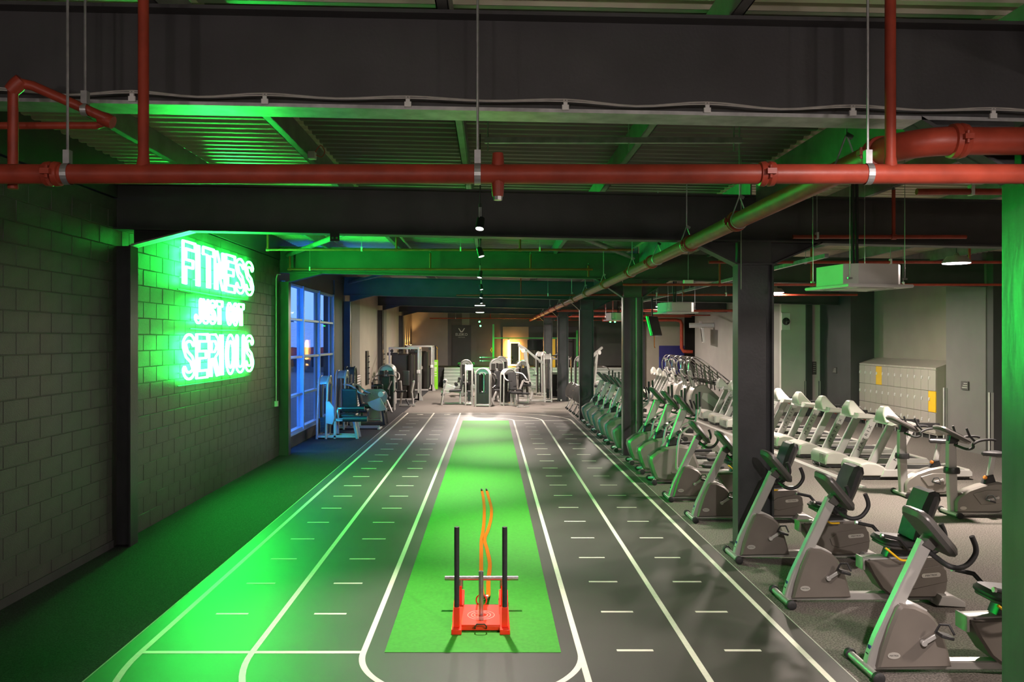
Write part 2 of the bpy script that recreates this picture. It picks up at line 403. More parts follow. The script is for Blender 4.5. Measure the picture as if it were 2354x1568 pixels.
for i, (y, z) in enumerate(zip(FY, FZ)):
    t = thing('steel_beam', ORD[i] + ' deep charcoal steel rafter spanning the hall, counted from the camera', kind='structure')
    xa, xb = -5.0, 13.4
    slope_box(MB(), xa, xb, y, y + FW, zb(i, xa), zb(i, xb), zb(i, xa) + FT, zb(i, xb) + FT).build('bottom_flange', 'galvanised' if i == 0 else 'beam_paint', t)
    slope_box(MB(), xa, xb, y, y + FW, zb(i, xa) + DP - FT, zb(i, xb) + DP - FT, zb(i, xa) + DP, zb(i, xb) + DP).build('top_flange', 'beam_paint', t)
    slope_box(MB(), xa, xb, y + FW / 2 - 0.01, y + FW / 2 + 0.01, zb(i, xa) + FT, zb(i, xb) + FT, zb(i, xa) + DP - FT, zb(i, xb) + DP - FT).build('web', 'beam_paint', t)
    # knees: left wall, and both sides of the middle column
    def haunch(xc, zc, xo):
        zo = zb(i, xo)
        m = MB(); slope_box(m, min(xc, xo), max(xc, xo), y, y + FW, zc if xc < xo else zo, zo if xc < xo else zc, (zc if xc < xo else zo) + FT, (zo if xc < xo else zc) + FT)
        m.build('haunch_flange', 'galvanised' if i < 2 and xc < 0 else 'beam_paint', t)
        m = MB(); m.add([(xc, y + 0.105, zc), (xo, y + 0.105, zo), (xc, y + 0.105, zb(i, xc) + 0.01), (xc, y + 0.125, zc), (xo, y + 0.125, zo), (xc, y + 0.125, zb(i, xc) + 0.01)],
                        [(0, 1, 2), (3, 5, 4), (0, 3, 4, 1), (1, 4, 5, 2), (2, 5, 3, 0)])
        m.build('haunch_web', 'beam_paint', t)
    haunch(-4.59, zb(i, -4.59) - 0.21, -3.83)
    haunch(CX[i], 3.60, CX[i] - (0.62 if i < 3 else 0.38))
    haunch(CX[i] + 0.46, 3.60, CX[i] + 1.08)
    if i:
        # left wall post
        t = thing('steel_column', 'charcoal steel post against the long wall under the %s rafter' % ORD[i], kind='structure')
        zt = zb(i, -4.59) - 0.2
        pm = 'column_paint'
        MB().box(-4.612, -4.59, y, y + FW, 0, zt).build('flange', pm, t)
        MB().box(-5.0, -4.612, y + 0.1, y + 0.13, 0, zt).build('web', pm, t)
        if i > 1:
            MB().box(-4.87, -4.60, y + 0.02, y + 0.21, 0, zt).build('casing', 'beam_paint', t)
    # middle column
    t = thing('steel_column', ('green-lit steel column at the frame edge' if i == 0 else 'charcoal steel column standing under the middle of the %s rafter' % ORD[i]), kind='structure')
    x = CX[i]; pm = 'green_lit_column_paint' if i == 0 else 'column_paint'
    MB().box(x, x + 0.024, y, y + FW, 0, 3.6).build('flange', pm, t)
    MB().box(x + 0.436, x + 0.46, y, y + FW, 0, 3.6).build('flange', pm, t)
    MB().box(x + 0.024, x + 0.436, y + 0.085, y + 0.115, 0, 3.6).build('web', pm, t)
    MB().box(x - 0.01, x + 0.47, y - 0.01, y + FW + 0.01, 3.6, 3.62).build('cap_plate', pm, t)
    MB().box(x + 0.03, x + 0.43, y + 0.02, y + 0.21, 3.62, zb(i, x) + 0.01).build('knee_web', 'beam_paint', t)
    MB().box(x - 0.03, x + 0.49, y - 0.03, y + FW + 0.03, 0, 0.012).build('base_plate', pm, t)
    if i == 2:
        MB().cyl((x + 0.30, y - 0.03, 0.02), (x + 0.30, y - 0.03, 3.6), 0.018, 8).build('conduit', 'purlin', t)

# ---- roof deck, corrugated along the hall, and purlins
def deck_z(x): return 4.86 + SL * x
def deck(name, x0, x1, y0, y1, m):
    b = MB(); pr = []; y = y0
    while y < y1:
        pr += [(y, 0), (y + 0.055, 0), (y + 0.085, 0.045), (y + 0.165, 0.045), (y + 0.195, 0)]; y += 0.2
    for (yy, h) in pr:
        b.v += [(x0, yy, deck_z(x0) + h), (x1, yy, deck_z(x1) + h)]
    for k in range(len(pr) - 1): b.f.append((2 * k, 2 * k + 1, 2 * k + 3, 2 * k + 2))
    return b.build(name, m, smooth=False)
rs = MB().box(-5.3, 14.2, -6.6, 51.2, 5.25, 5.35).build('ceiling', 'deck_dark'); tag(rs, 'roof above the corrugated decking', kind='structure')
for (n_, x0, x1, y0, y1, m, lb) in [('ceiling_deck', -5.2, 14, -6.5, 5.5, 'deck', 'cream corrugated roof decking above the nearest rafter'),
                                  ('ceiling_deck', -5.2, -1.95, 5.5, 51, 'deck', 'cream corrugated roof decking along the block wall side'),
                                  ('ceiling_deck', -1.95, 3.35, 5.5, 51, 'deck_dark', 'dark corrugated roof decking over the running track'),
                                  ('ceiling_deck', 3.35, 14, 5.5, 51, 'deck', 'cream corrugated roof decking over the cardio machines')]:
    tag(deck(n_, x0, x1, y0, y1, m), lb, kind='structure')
for k, x in enumerate([-3.65, -2.0, -0.25, 1.45, 4.95, 6.6, 8.3, 10.0, 11.7]):
    z1 = deck_z(x) - 0.005; z0 = z1 - 0.225; d = -1 if x < 0 else 1
    b = MB().box(x - 0.005, x + 0.005, -6, 50.5, z0, z1).box(min(x, x + d * 0.075), max(x, x + d * 0.075), -6, 50.5, z0, z0 + 0.008)
    b.box(min(x + d * 0.067, x + d * 0.075), max(x + d * 0.067, x + d * 0.075), -6, 50.5, z0, z0 + 0.03)
    o = b.build('purlin_beam', 'purlin'); tag(o, 'grey steel purlin running the length of the roof, %s from the block wall' % ['first', 'second', 'third', 'fourth', 'fifth', 'sixth', 'seventh', 'eighth', 'ninth'][k], kind='structure')
tb = thing('tie_beam', 'steel tie beam along the hall above the column row', kind='structure')
for a, b_ in zip([-6] + [f + FW for f in FY], FY + [50.5]):
    MB().box(3.39, 3.41, a, b_, 4.26, 4.78).build('web', 'purlin', tb)
    MB().box(3.30, 3.50, a, b_, 4.24, 4.26).build('flange', 'purlin', tb)
for (p0, p1, lb) in [((-4.6, 18.85, 4.56), (-0.6, 11.0, 4.56), 'round steel roof brace rising over the neon sign bay'), ((3.25, 18.85, 4.5), (-0.2, 11.0, 4.56), 'round steel roof brace running from the column row over the track'),
                     ((-4.6, 27.1, 4.5), (-1.0, 19.3, 4.52), 'round steel roof brace in the bay over the window')]:
    tag(MB().cyl(p0, p1, 0.05, 10).build('brace_beam', 'purlin'), lb, kind='structure')

# ---- left wall: painted blocks on a mortar bed
wl = MB().box(-5.15, -4.812, -6.5, 18.95, 0, 4.45).build('wall_left', 'mortar'); tag(wl, 'charcoal painted block wall carrying the neon sign', kind='structure')
BL, BH, J = 0.45, 0.225, 0.008
def block_mesh(L):
    b = MB(); h = BH - J; c = 0.004
    b.add([(0, 0, 0), (0, L, 0), (0, L, h), (0, 0, h), (0.007, c, c), (0.007, L - c, c), (0.007, L - c, h - c), (0.007, c, h - c)],
          [(4, 5, 6, 7), (0, 1, 5, 4), (1, 2, 6, 5), (2, 3, 7, 6), (3, 0, 4, 7)])
    me = b.mesh('block', False); me.materials.append(M['block']); return me
meshes = {}
cand = []
for (ya, yb) in ((7.3, 10.58), (10.84, 18.88)):
    row = 0; z = 0.02
    while z + BH < 4.46:
        y = ya - (BL / 2 if row % 2 else 0)
        while y < yb:
            a = max(y, ya); e = min(y + BL - J, yb)
            if e - a > 0.06: cand.append((a, round(e - a, 3), z))
            y += BL
        z += BH; row += 1
def px_area(c):
    y = c[0]; vis = 1.0 if (1127 - 4.8 * 1910 / (y + 0.2)) > -20 else 0.0
    return vis * (1 / y ** 3) 
cand.sort(key=px_area, reverse=True)
for (a, L, z) in cand[:300]:
    if L not in meshes: meshes[L] = block_mesh(L)
    o = bpy.data.objects.new('block', meshes[L]); C.objects.link(o); o.parent = wl; o.location = (-4.812 + random.uniform(-0.0015, 0.001), a, z)
st = MB()
for (a, L, z) in cand[300:]:
    h = BH - J; c = 0.004; X = -4.812
    st.add([(X, a, z), (X, a + L, z), (X, a + L, z + h), (X, a, z + h), (X + 0.007, a + c, z + c), (X + 0.007, a + L - c, z + c), (X + 0.007, a + L - c, z + h - c), (X + 0.007, a + c, z + h - c)],
           [(4, 5, 6, 7), (0, 1, 5, 4), (1, 2, 6, 5), (2, 3, 7, 6), (3, 0, 4, 7)])
so = st.build('far_blocks', 'block', wl, smooth=False); so['kind'] = 'stuff'
MB().box(-4.807, -4.802, 14.84, 14.87, 0.02, 4.4).build('movement_joint', 'mortar', wl)
tr = MB().box(-4.80, -4.785, -6, 10.58, 0.0, 0.10).build('baseboard_left', 'beam_paint'); tag(tr, 'dark skirting at the foot of the block wall', kind='structure')
wu = MB().box(-5.15, -4.80, -6.5, 50.7, 4.47, 5.2).build('wall_eaves', 'beam_paint'); tag(wu, 'dark eaves band above the long wall', kind='structure')

# left wall beyond the sign bay
ww = MB().box(-5.15, -4.85, 19.13, 25.65, 0, 0.34).box(-5.15, -4.85, 19.13, 25.65, 4.02, 4.47).box(-5.15, -4.80, 25.65, 27.2, 0, 4.47).box(-5.15, -4.86, 18.95, 19.35, 0, 4.47).build('wall_window', 'wall_dark')
tag(ww, 'dark wall around the tall window', kind='structure')
wf = MB().box(-5.15, -4.80, 27.43, 50.6, 0, 4.47).build('wall_left_far', 'wall_tan'); tag(wf, 'tan plastered wall behind the weight machines', kind='structure')
# pilasters on the far left wall
for (ya, yb) in ((28.4, 30.2), (37.0, 38.0), (45.0, 45.6)):
    o = MB().box(-4.80, -4.74, ya, yb, 0, 4.4).build('wall_panel', 'wall_grey'); tag(o, 'grey wall panel at about %d metres along the long wall' % int(ya), kind='structure')

# ---- window_1
wn = thing('window_1', 'tall blue framed window with twelve panes looking out at dusk', loc=(0, 0, 0), kind='structure')
YM = [19.42, 21.42, 23.46, 25.55]; ZT = [0.38, 1.25, 2.20, 3.14, 3.98]
for y in YM:
    MB().box(-4.98, -4.80, y - 0.04, y + 0.04, 0.34, 4.02).build('mullion', 'frame_blue', wn, 0.004)
for z in ZT:
    for k in range(3):
        MB().box(-4.97, -4.82, YM[k] + 0.04, YM[k + 1] - 0.04, z - 0.03, z + 0.03).build('transom', 'frame_blue', wn, 0.004)
for k in range(3):
    for r_ in range(4):
        MB().box(-4.935, -4.928, YM[k] + 0.04, YM[k + 1] - 0.04, ZT[r_] + 0.03, ZT[r_ + 1] - 0.03).build('pane', 'glass', wn)
        MB().box(-4.955, -4.91, YM[k + 1] - 0.12, YM[k + 1] - 0.04, ZT[r_] + 0.03, ZT[r_ + 1] - 0.03).build('sash_stile', 'frame_blue', wn)
MB().box(-4.99, -4.80, 19.4, 25.6, 0.30, 0.345).build('window_board', 'frame_blue', wn)
pl = bpy.data.lights.new('window_portal', 'AREA'); pl.shape = 'RECTANGLE'; pl.size = 6.1; pl.size_y = 3.6; pl.cycles.is_portal = True
po = bpy.data.objects.new('window_portal', pl); C.objects.link(po); po.location = (-5.12, 22.5, 2.15); po.rotation_euler = (0, R(-90), R(0)); po.rotation_euler = Vector((1, 0, 0)).to_track_quat('-Z', 'Y').to_euler()

# ---- what lies outside the window
gr = MB().box(-160, -5.3, -60, 360, -0.6, -0.5).build('ground', 'tarmac'); tag(gr, 'wet tarmac yard outside the window', kind='structure')
hb = MB()
for i in range(61):
    x = -170 + i * 3.0; h = 12 + 5 * math.sin(i * 0.45 + 2.0) + 2.0 * math.sin(i * 1.27 + 1) + 0.8 * math.sin(i * 2.9)
    hb.v += [(x, 300, -0.6), (x, 318 + 3 * math.sin(i), h), (x, 345, -0.6)]
for i in range(60):
    a = 3 * i; hb.f += [(a, a + 3, a + 4, a + 1), (a + 1, a + 4, a + 5, a + 2)]
tag(hb.build('hills', 'hill'), 'dark blue hills on the horizon beyond the window', kind='structure')
wh = thing('warehouse', 'warehouse with white ribbed roof and a red fascia seen through the window', 'building', (-22, 92, -0.5))
MB().box(-13, 13, -12, 12, 0, 1.75).build('wall', 'tarmac', wh)
MB().box(-13.4, 13.4, -12.6, -12.3, 1.55, 2.35).build('fascia', 'brick_red', wh)
rb = MB()
for i in range(54):
    x = -13.4 + i * 0.5
    rb.v += [(x, -12.6, 2.35 + 0.07 * (i % 2)), (x, 0, 5.0 + 0.07 * (i % 2)), (x, 12.6, 2.35 + 0.07 * (i % 2))]
for i in range(53):
    a = 3 * i; rb.f += [(a, a + 3, a + 4, a + 1), (a + 1, a + 4, a + 5, a + 2)]
rb.build('roof', 'roof_white', wh, smooth=False)
for xx in (-10, -6, -2, 2, 6, 10): MB().box(xx - 1.2, xx + 1.2, -12.06, -12.0, 0.5, 1.4).build('window', 'screen', wh)

# ---- right side walls
def wall(name, lab, m, *boxes):
    b = MB()
    for q in boxes: b.box(*q)
    return tag(b.build(name, m), lab, kind='structure')
wall('wall_right', 'light grey wall behind the stair climbers', 'wall_light', (10.1, 10.4, 29.0, 41.0, 0, 4.7))
wall('wall_right_panel', 'wall facing the track beside the lockers, made paler to look lit', 'wall_lit', (10.1, 11.45, 28.85, 29.0, 0, 4.7))
wall('wall_right_pier', 'dark wall pier to one side of the lockers', 'wall_dark', (11.45, 12.6, 26.4, 28.95, 0, 4.7), (10.95, 11.13, 28.72, 28.85, 0, 4.7))
wall('wall_right_recess', 'tan wall above the lockers', 'wall_tan', (12.2, 12.6, 20.6, 26.4, 0, 4.7))
wall('wall_right_return', 'grey green wall end with metal corner guards', 'wall_grey', (11.3, 12.6, 18.95, 20.6, 0, 4.7))
wall('wall_right_near', 'dark wall near the upright bikes', 'wall_dark', (11.32, 14.0, 18.7, 18.95, 0, 4.7))
wall('wall_right_outer', 'dark outer wall on the cardio side', 'wall_dark', (13.9, 14.1, -6.5, 51, 0, 5.2))
wall('baseboard_right', 'pale skirting along the walls by the lockers', 'wall_grey', (11.28, 11.3, 18.95, 20.6, 0, 0.12), (11.3, 14.0, 18.68, 18.7, 0, 0.12), (10.1, 10.93, 28.83, 28.85, 0, 0.12), (11.15, 11.45, 28.83, 28.85, 0, 0.12))
for k, (x, y, h, nm) in enumerate([(11.27, 20.55, 1.45, 'beside the lockers'), (11.27, 18.68, 1.45, 'at the dark near corner'), (10.93, 28.80, 1.2, 'next to the dark pier'), (11.10, 28.80, 1.2, 'past the dark pier'), (11.42, 28.80, 1.2, 'at the panel end')]):
    b = MB().box(x - 0.03, x + 0.05, y, y + 0.012, 0.1, h).box(x - 0.03, x - 0.018, y, y + 0.08, 0.1, h)
    tag(b.build('trim_%d' % (k + 1), 'silver_light'), 'metal corner guard %s' % nm, kind='structure')
# ---- back walls
wall('wall_back', 'grey wall at the far end of the hall', 'wall_grey', (-5.15, 6.5, 50.0, 50.4, 0, 4.9))
wall('wall_back_lit', 'far wall section coloured lighter for the light cone on it', 'wall_light', (-4.7, -2.55, 49.9, 50.0, 0, 4.7), (0.2 - 1.9, -1.25, 49.9, 50.0, 0, 4.7))  # lighter material put where the light cone falls on the wall
wall('wall_back_right', 'olive far wall behind the stair climbers', 'wall_grey', (6.5, 14.0, 50.0, 50.4, 0, 4.9))
wall('wall_rear', 'dark wall behind the camera', 'wall_grey', (-5.15, 14.0, -6.6, -6.4, 0, 5.2))
wall('wall_back_mirror', 'black mirrored wall on the raised deck', 'smoked', (2.3, 6.3, 49.85, 49.98, 1.1, 3.4))
# ================================================================== NEON SIGN
def off_path(path, hw):
    # outline of a thick open stroke: two offset sides joined by round caps
    P = [Vector(p) for p in path]; n = len(P); L = []; Rr = []
    for i in range(n):
        d1 = (P[i] - P[i - 1]).normalized() if i else (P[1] - P[0]).normalized()
        d2 = (P[i + 1] - P[i]).normalized() if i < n - 1 else d1
        nn = Vector((-(d1.y + d2.y), d1.x + d2.x)); nn.normalize()
        c = max(0.5, nn.dot(Vector((-d1.y, d1.x)))); nn *= hw / c
        L.append(P[i] + nn); Rr.append(P[i] - nn)
    def cap(p, d, s):
        a0 = math.atan2(s.y - p.y, s.x - p.x)
        return [Vector((p.x + hw * math.cos(a0 - PI * k / 5), p.y + hw * math.sin(a0 - PI * k / 5))) for k in range(1, 5)]
    de = (P[-1] - P[-2]).normalized(); ds = (P[0] - P[1]).normalized()
    return L + cap(P[-1], de, L[-1]) + Rr[::-1] + cap(P[0], ds, Rr[0])
def glyph(ch, w, h, t):
    H = t / 2
    if ch == 'F': return [[(0, 0), (t, 0), (t, .40 * h), (.82 * w, .40 * h), (.82 * w, .40 * h + t), (t, .40 * h + t), (t, h - t), (w, h - t), (w, h), (0, h)]]
    if ch == 'E': return [[(0, 0), (w, 0), (w, t), (t, t), (t, .45 * h), (.85 * w, .45 * h), (.85 * w, .45 * h + t), (t, .45 * h + t), (t, h - t), (w, h - t), (w, h), (0, h)]]
    if ch == 'I': return [[(0, 0), (t, 0), (t, h), (0, h)]]
    if ch == 'T': return [[(w / 2 - H, 0), (w / 2 + H, 0), (w / 2 + H, h - t), (w, h - t), (w, h), (0, h), (0, h - t), (w / 2 - H, h - t)]]
    if ch == 'N': return [[(0, 0), (t, 0), (t, .66 * h), (w - t, 0), (w, 0), (w, h), (w - t, h), (w - t, .34 * h), (t, h), (0, h)]]
    if ch == 'R': return [[(0, 0), (t, 0), (t, .42 * h), (.35 * w, .42 * h), (w - t, 0), (w, 0), (.62 * w, .45 * h), (.9 * w, .55 * h), (w, .72 * h), (.92 * w, .9 * h), (.65 * w, h), (0, h)],
                          [(t, .42 * h + t), (.55 * w, .42 * h + t), (w - t, .72 * h), (.6 * w, h - t), (t, h - t)]]
    if ch == 'S':
        p = [(w - H, h * .76)] + arc(w / 2, h * .76, w / 2 - H, 20, 190, 9, ry=h * .24 - H) + [(w * .30, h * .56), (w * .70, h * .44)] + arc(w / 2, h * .24, w / 2 - H, 10, -170, 9, ry=h * .24 - H)
        return [off_path(p[1:], H * 0.9)]
    if ch == 'U': return [off_path([(H, h - H), (H, .28 * h)] + arc(w / 2, .26 * h, w / 2 - H, 180, 360, 9, ry=.26 * h - H) + [(w - H, .28 * h), (w - H, h - H)], H * 0.9)]
    if ch == 'J': return [off_path([(w - H, h - H), (w - H, .28 * h)] + arc(w / 2, .26 * h, w / 2 - H, 360, 190, 9, ry=.26 * h - H), H * 0.9)]
    if ch == 'O':
        return [arc(w / 2, h / 2, w / 2, 0, 345, 23, ry=h / 2), arc(w / 2, h / 2, w / 2 - t, 0, 345, 23, ry=h / 2 - t)]
    if ch == 'G': return [off_path(arc(w / 2, h * .5, w / 2 - H, 40, 330, 14, ry=h / 2 - H) + [(w - H, .45 * h), (.55 * w, .45 * h)], H * 0.9)]
def neon_word(word, y0, y1, z0, z1, t, spc, narrow=0.45):
    units = [narrow if c == 'I' else (0.55 if c == ' ' else 1.0) for c in word]
    gap = spc; W = (y1 - y0 - gap * (len(word) - 1)) / sum(units); y = y0
    lab = {'FITNESS': 'glowing green-white neon word FITNESS, top line of the wall sign', 'JUST GOT': 'glowing green-white neon words JUST GOT, small middle line of the wall sign', 'SERIOUS': 'glowing green-white neon word SERIOUS, bottom line of the wall sign'}[word]
    root = thing('neon_sign', lab, 'neon sign', (-4.80, (y0 + y1) / 2, z0), group='neon wall sign lines')
    oy = (y0 + y1) / 2
    for c, u in zip(word, units):
        if c != ' ':
            b = MB(); w = W * u
            for loop in glyph(c, w, z1 - z0, min(t, w)):
                b.tube([(0.075, y + p[0] - oy, p[1]) for p in loop], 0.0225, 6, closed=True)
            b.build('neon_letter', 'neon_green', root)
            for (sy, sz) in ((0.1, 0.15), (0.1, 0.85)):
                MB().cyl((0, y + w * sy - oy, (z1 - z0) * sz), (0.07, y + w * sy - oy, (z1 - z0) * sz), 0.008, 6).build('standoff', 'white_plastic', root)
        y += W * u + gap
    MB().tube([(0.012, y0 - oy - 0.05, -0.09), (0.012, 0, -0.10), (0.012, y1 - oy, -0.09)], 0.008, 6).build('power_cable', 'black_plastic', root)
neon_word('FITNESS', 12.78, 16.55, 3.51, 4.17, 0.115, 0.07)
neon_word('JUST GOT', 13.30, 15.90, 2.91, 3.31, 0.085, 0.045)
neon_word('SERIOUS', 12.78, 16.55, 2.02, 2.73, 0.115, 0.07)
# conduit drop at the end of the sign bay
t = thing('conduit', 'thin wall conduit with a switch box beside the window post', 'conduit', (-4.78, 18.55, 1.15))
MB().tube([(0, 0, 0.12), (0, 0, 2.85), (0.01, 0.06, 2.95), (0.02, 0.3, 2.97)], 0.012, 6).build('tube', 'white_plastic', t)
MB().box(-0.03, 0.04, -0.05, 0.05, 0, 0.12).build('switch_box', 'white_plastic', t, 0.005)

# ================================================================== SPRINKLER PIPES
def coupling(parent, p, d, r):
    d = Vector(d).normalized(); p = Vector(p)
    o = MB().lathe([(r, -0.045), (r * 1.22, -0.04), (r * 1.28, -0.012), (r * 1.12, 0), (r * 1.28, 0.012), (r * 1.22, 0.04), (r, 0.045)], 18, p, d).build('coupling', 'pipe_red', parent)
    u = d.cross(Vector((0, 0, 1)))
    u = u.normalized() if u.length > 0.1 else Vector((1, 0, 0))
    for s in (-1, 1):
        MB().obox(p + u * s * r * 1.3, (0.05, 0.05, 0.03)).cyl(p + u * s * r * 1.38 + Vector((0, 0, -0.035)), p + u * s * r * 1.38 + Vector((0, 0, 0.035)), 0.009, 6).build('coupling_bolt', 'pipe_red', o)
def pipe(name, label, pts, r, n=14, droppers=(), parent=None, cat='pipe', group=None, m='pipe_red'):
    t = thing(name, label, cat, (0, 0, 0), group=group)
    MB().tube(pts, r, n).build('pipe_run', m, t)
    return t
def hanger(p, r, ztop, label, swivel=False, strap=True):
    # threaded rod with a strap around the pipe
    t = thing('pipe_hanger', label, 'pipe hanger', p, group='pipe hangers')
    MB().cyl((0, 0, r + (0.14 if swivel else 0.05)), (0, 0, ztop - p[2]), 0.0075, 6).build('threaded_rod', 'galvanised', t)
    return t
def band_x(t, r, wd=0.035):   # strap round a pipe that runs along x
    b = MB(); pts = arc(0, 0, r + 0.004, 0, 360, 20)
    for k in range(len(pts) - 1):
        p, q = pts[k], pts[k + 1]
        b.add([(-wd / 2, p[0], p[1]), (wd / 2, p[0], p[1]), (wd / 2, q[0], q[1]), (-wd / 2, q[0], q[1])], [(0, 1, 2, 3)])
    b.box(-wd / 2, wd / 2, -0.02, 0.02, r, r + 0.075)
    b.build('strap', 'galvanised', t)
# red main across the hall
mp = pipe('sprinkler_main', 'red sprinkler main running across the hall below the nearest rafter', [(-4.80, 4.6, 3.565), (9.5, 4.6, 3.565)], 0.0545, 20)
coupling(mp, (-2.42, 4.6, 3.565), (1, 0, 0), 0.0545); coupling(mp, (1.53, 4.6, 3.565), (1, 0, 0), 0.0545)
for (x, r) in ((-1.92, 0.029), (2.215, 0.029)):
    MB().tube([(x, 4.6, 3.6), (x, 4.6, 3.66), (x, 4.6, 4.80)], [r * 1.35, r, r], 14).build('riser', 'pipe_red', mp)
MB().lathe([(0.030, -0.125), (0.033, -0.10), (0.036, -0.05), (0.036, 0.05), (0.033, 0.09), (0.030, 0.115)], 14, (0.042, 4.6, 3.565)).build('tee_boss', 'pipe_red', mp)
MB().lathe([(0.024, -0.145), (0.026, -0.125)], 8, (0.042, 4.6, 3.565)).build('plug', 'steel_plain', mp)
for k, x in enumerate((-2.34, -0.07, 2.09)):
    t = hanger((x, 4.6, 3.565), 0.055, 4.84, 'galvanised strap hanger on the red main, %s' % ['below the neon sign side', 'over the track', 'beside the column'][k])
    band_x(t, 0.056)
# red loop at the left frame edge
lp = pipe('sprinkler_branch', 'red sprinkler pipe loop in the upper corner by the block wall', [(-2.70, 4.70, 3.50), (-2.70, 4.70, 4.06), (-2.67, 4.70, 4.10), (-2.60, 4.72, 4.09), (-2.22, 4.84, 3.93)], 0.028, 12)
MB().tube([(-2.21, 4.86, 3.93), (-2.3, 4.86, 3.90), (-4.6, 4.86, 3.90)], 0.021, 12).build('pipe_run', 'pipe_red', lp)
MB().lathe([(0.040, -0.045), (0.044, 0.0), (0.040, 0.045)], 14, (-2.68, 4.70, 4.085), (0.6, 0, 0.6)).build('elbow', 'pipe_red', lp)
MB().lathe([(0.038, -0.04), (0.042, 0.0), (0.038, 0.04)], 14, (-2.24, 4.85, 3.93), (1, 0, -0.4)).build('elbow', 'pipe_red', lp)
t = hanger((-2.34, 4.80, 3.975), 0.03, 4.9, 'short hanger on the red pipe loop by the block wall'); band_x(t, 0.032)
tag(MB().cyl((3.02, 10.0, 3.25), (3.02, 10.0, 4.82), 0.004, 5).build('hanging_wire', 'cable_grey'), 'thin wire hanging in front of the middle column', 'wire')

# large green-lit main down the hall
XB, ZB, RB = 2.40, 3.80, 0.080
bm_ = thing('water_main', 'large sprinkler water main running down the hall beside the columns', 'pipe', (0, 0, 0))
el = [(XB, 5.12, ZB)] + [(XB + 0.30 - 0.30 * math.cos(a), 5.12 - 0.30 * math.sin(a), ZB) for a in [PI / 2 * k / 8 for k in range(1, 9)]]
MB().tube([(XB, 49.8, ZB), (XB, 5.12, ZB)], RB, 20).build('pipe_run', 'pipe_red', bm_)
MB().tube([(XB, 5.15, ZB)] + el, RB * 1.04, 20).build('elbow', 'pipe_red', bm_)
MB().tube([(XB + 0.28, 4.82, ZB), (9.5, 4.82, ZB)], RB, 20).build('pipe_run', 'pipe_red', bm_)
for y in (5.13, 8.1, 9.95, 12.35, 14.2, 17.3, 20.5, 23.5, 26.5, 30, 33, 36, 39, 42, 45): coupling(bm_, (XB, y, ZB), (0, 1, 0), RB)
coupling(bm_, (XB + 0.31, 4.82, ZB), (1, 0, 0), RB)
for k, y in enumerate((5.6, 8.0, 10.15, 11.9, 14.05, 17.6, 21.0, 24.5, 29.0, 33.5, 38.0)):
    t = hanger((XB, y, ZB), RB, 4.78, 'looped rod hanger on the large water main, %s from the camera' % ['nearest', 'second', 'third', 'fourth', 'fifth', 'sixth', 'seventh', 'eighth', 'ninth', 'tenth', 'farthest'][k], swivel=True)
    lo = [(RB * 1.03 * math.cos(a), 0, RB * 1.03 * math.sin(a)) for a in [R(-215 + 250 * j / 16) for j in range(17)]]
    MB().tube([(0, 0, RB + 0.15)] + lo + [(0, 0, RB + 0.15)], 0.007, 6).build('loop', 'galvanised', t)
    MB().obox((0.02, 0, RB + 0.14), (0.05, 0.015, 0.03), (0, 0.5, 0)).build('nut', 'steel_plain', t)
# thin branches across the hall
def branch(y, z, x0, x1, r, label, drops=(), rods=()):
    t = thing('sprinkler_branch', label, 'pipe', (0, 0, 0), group='thin red sprinkler branches')
    MB().tube([(x0, y, z), (x1, y, z)], r, 10).build('pipe_run', 'pipe_red', t)
    for (x, za, zz) in drops:
        d = MB().tube([(x, y, za), (x, y, zz)], r * 0.9, 8).lathe([(r * 1.4, -0.03), (r * 1.4, 0.03)], 8, (x, y, z), (1, 0, 0)).build('dropper', 'pipe_red', t)
        MB().lathe([(0.01, 0), (0.028, 0.012), (0.008, 0.03), (0.008, 0.06)], 8, (x, y, max(za, zz) - 0.002)).build('sprinkler_head', 'steel_plain', d)
    for x in rods:
        MB().cyl((x, y, z + r), (x, y, deck_z(x) + 0.02), 0.005, 6).build('rod', 'galvanised', t)
        MB().box(x - 0.015, x + 0.015, y - r - 0.004, y + r + 0.004, z - r - 0.004, z + r + 0.03).build('clip', 'white_plastic', t)
    return t
branch(16.8, 4.46, -4.52, 2.9, 0.025, 'thin red branch pipe behind the second rafter over the track', [(-4.5, 4.46, 4.78), (-1.9, 4.47, 4.75), (0.6, 4.47, 4.75)], (-2.6, -0.6, 1.0))
branch(18.66, 4.22, -4.55, 2.3, 0.026, 'red branch pipe fixed along the third rafter', [(-4.5, 4.22, 4.55), (-1.35, 4.22, 4.58), (0.9, 4.22, 4.55), (2.2, 4.05, 4.3)], (-4.05,))
branch(10.3, 3.92, 3.75, 5.9, 0.025, 'red branch pipe in front of the second rafter, next to the column', [(5.0, 3.92, 4.5)], (4.05,))
branch(7.6, 4.0, 3.9, 9.5, 0.03, 'red branch pipe across the bay over the bikes', [(5.9, 3.95, 4.6)], (4.4, 5.6))
branch(13.7, 3.92, 3.6, 10.5, 0.024, 'red branch pipe above the dome lamp', [(4.6, 3.92, 4.5), (7.9, 3.92, 4.5)], (5.2, 6.6))
branch(16.3, 3.72, 2.6, 10.5, 0.024, 'red branch pipe behind the dome lamp', [(6.3, 3.72, 4.5), (4.5, 3.72, 4.4)], (5.4, 8.1))
branch(21.5, 3.80, 2.6, 9.5, 0.028, 'red branch pipe above the suspended cassette in the treadmill bay', [(5.0, 3.8, 4.6), (3.9, 3.8, 4.5)], (4.3, 6.1))
branch(24.5, 3.95, -1.0, 2.5, 0.024, 'red branch pipe in the bay behind the third rafter', [(0.9, 3.95, 4.5)], (1.7,))
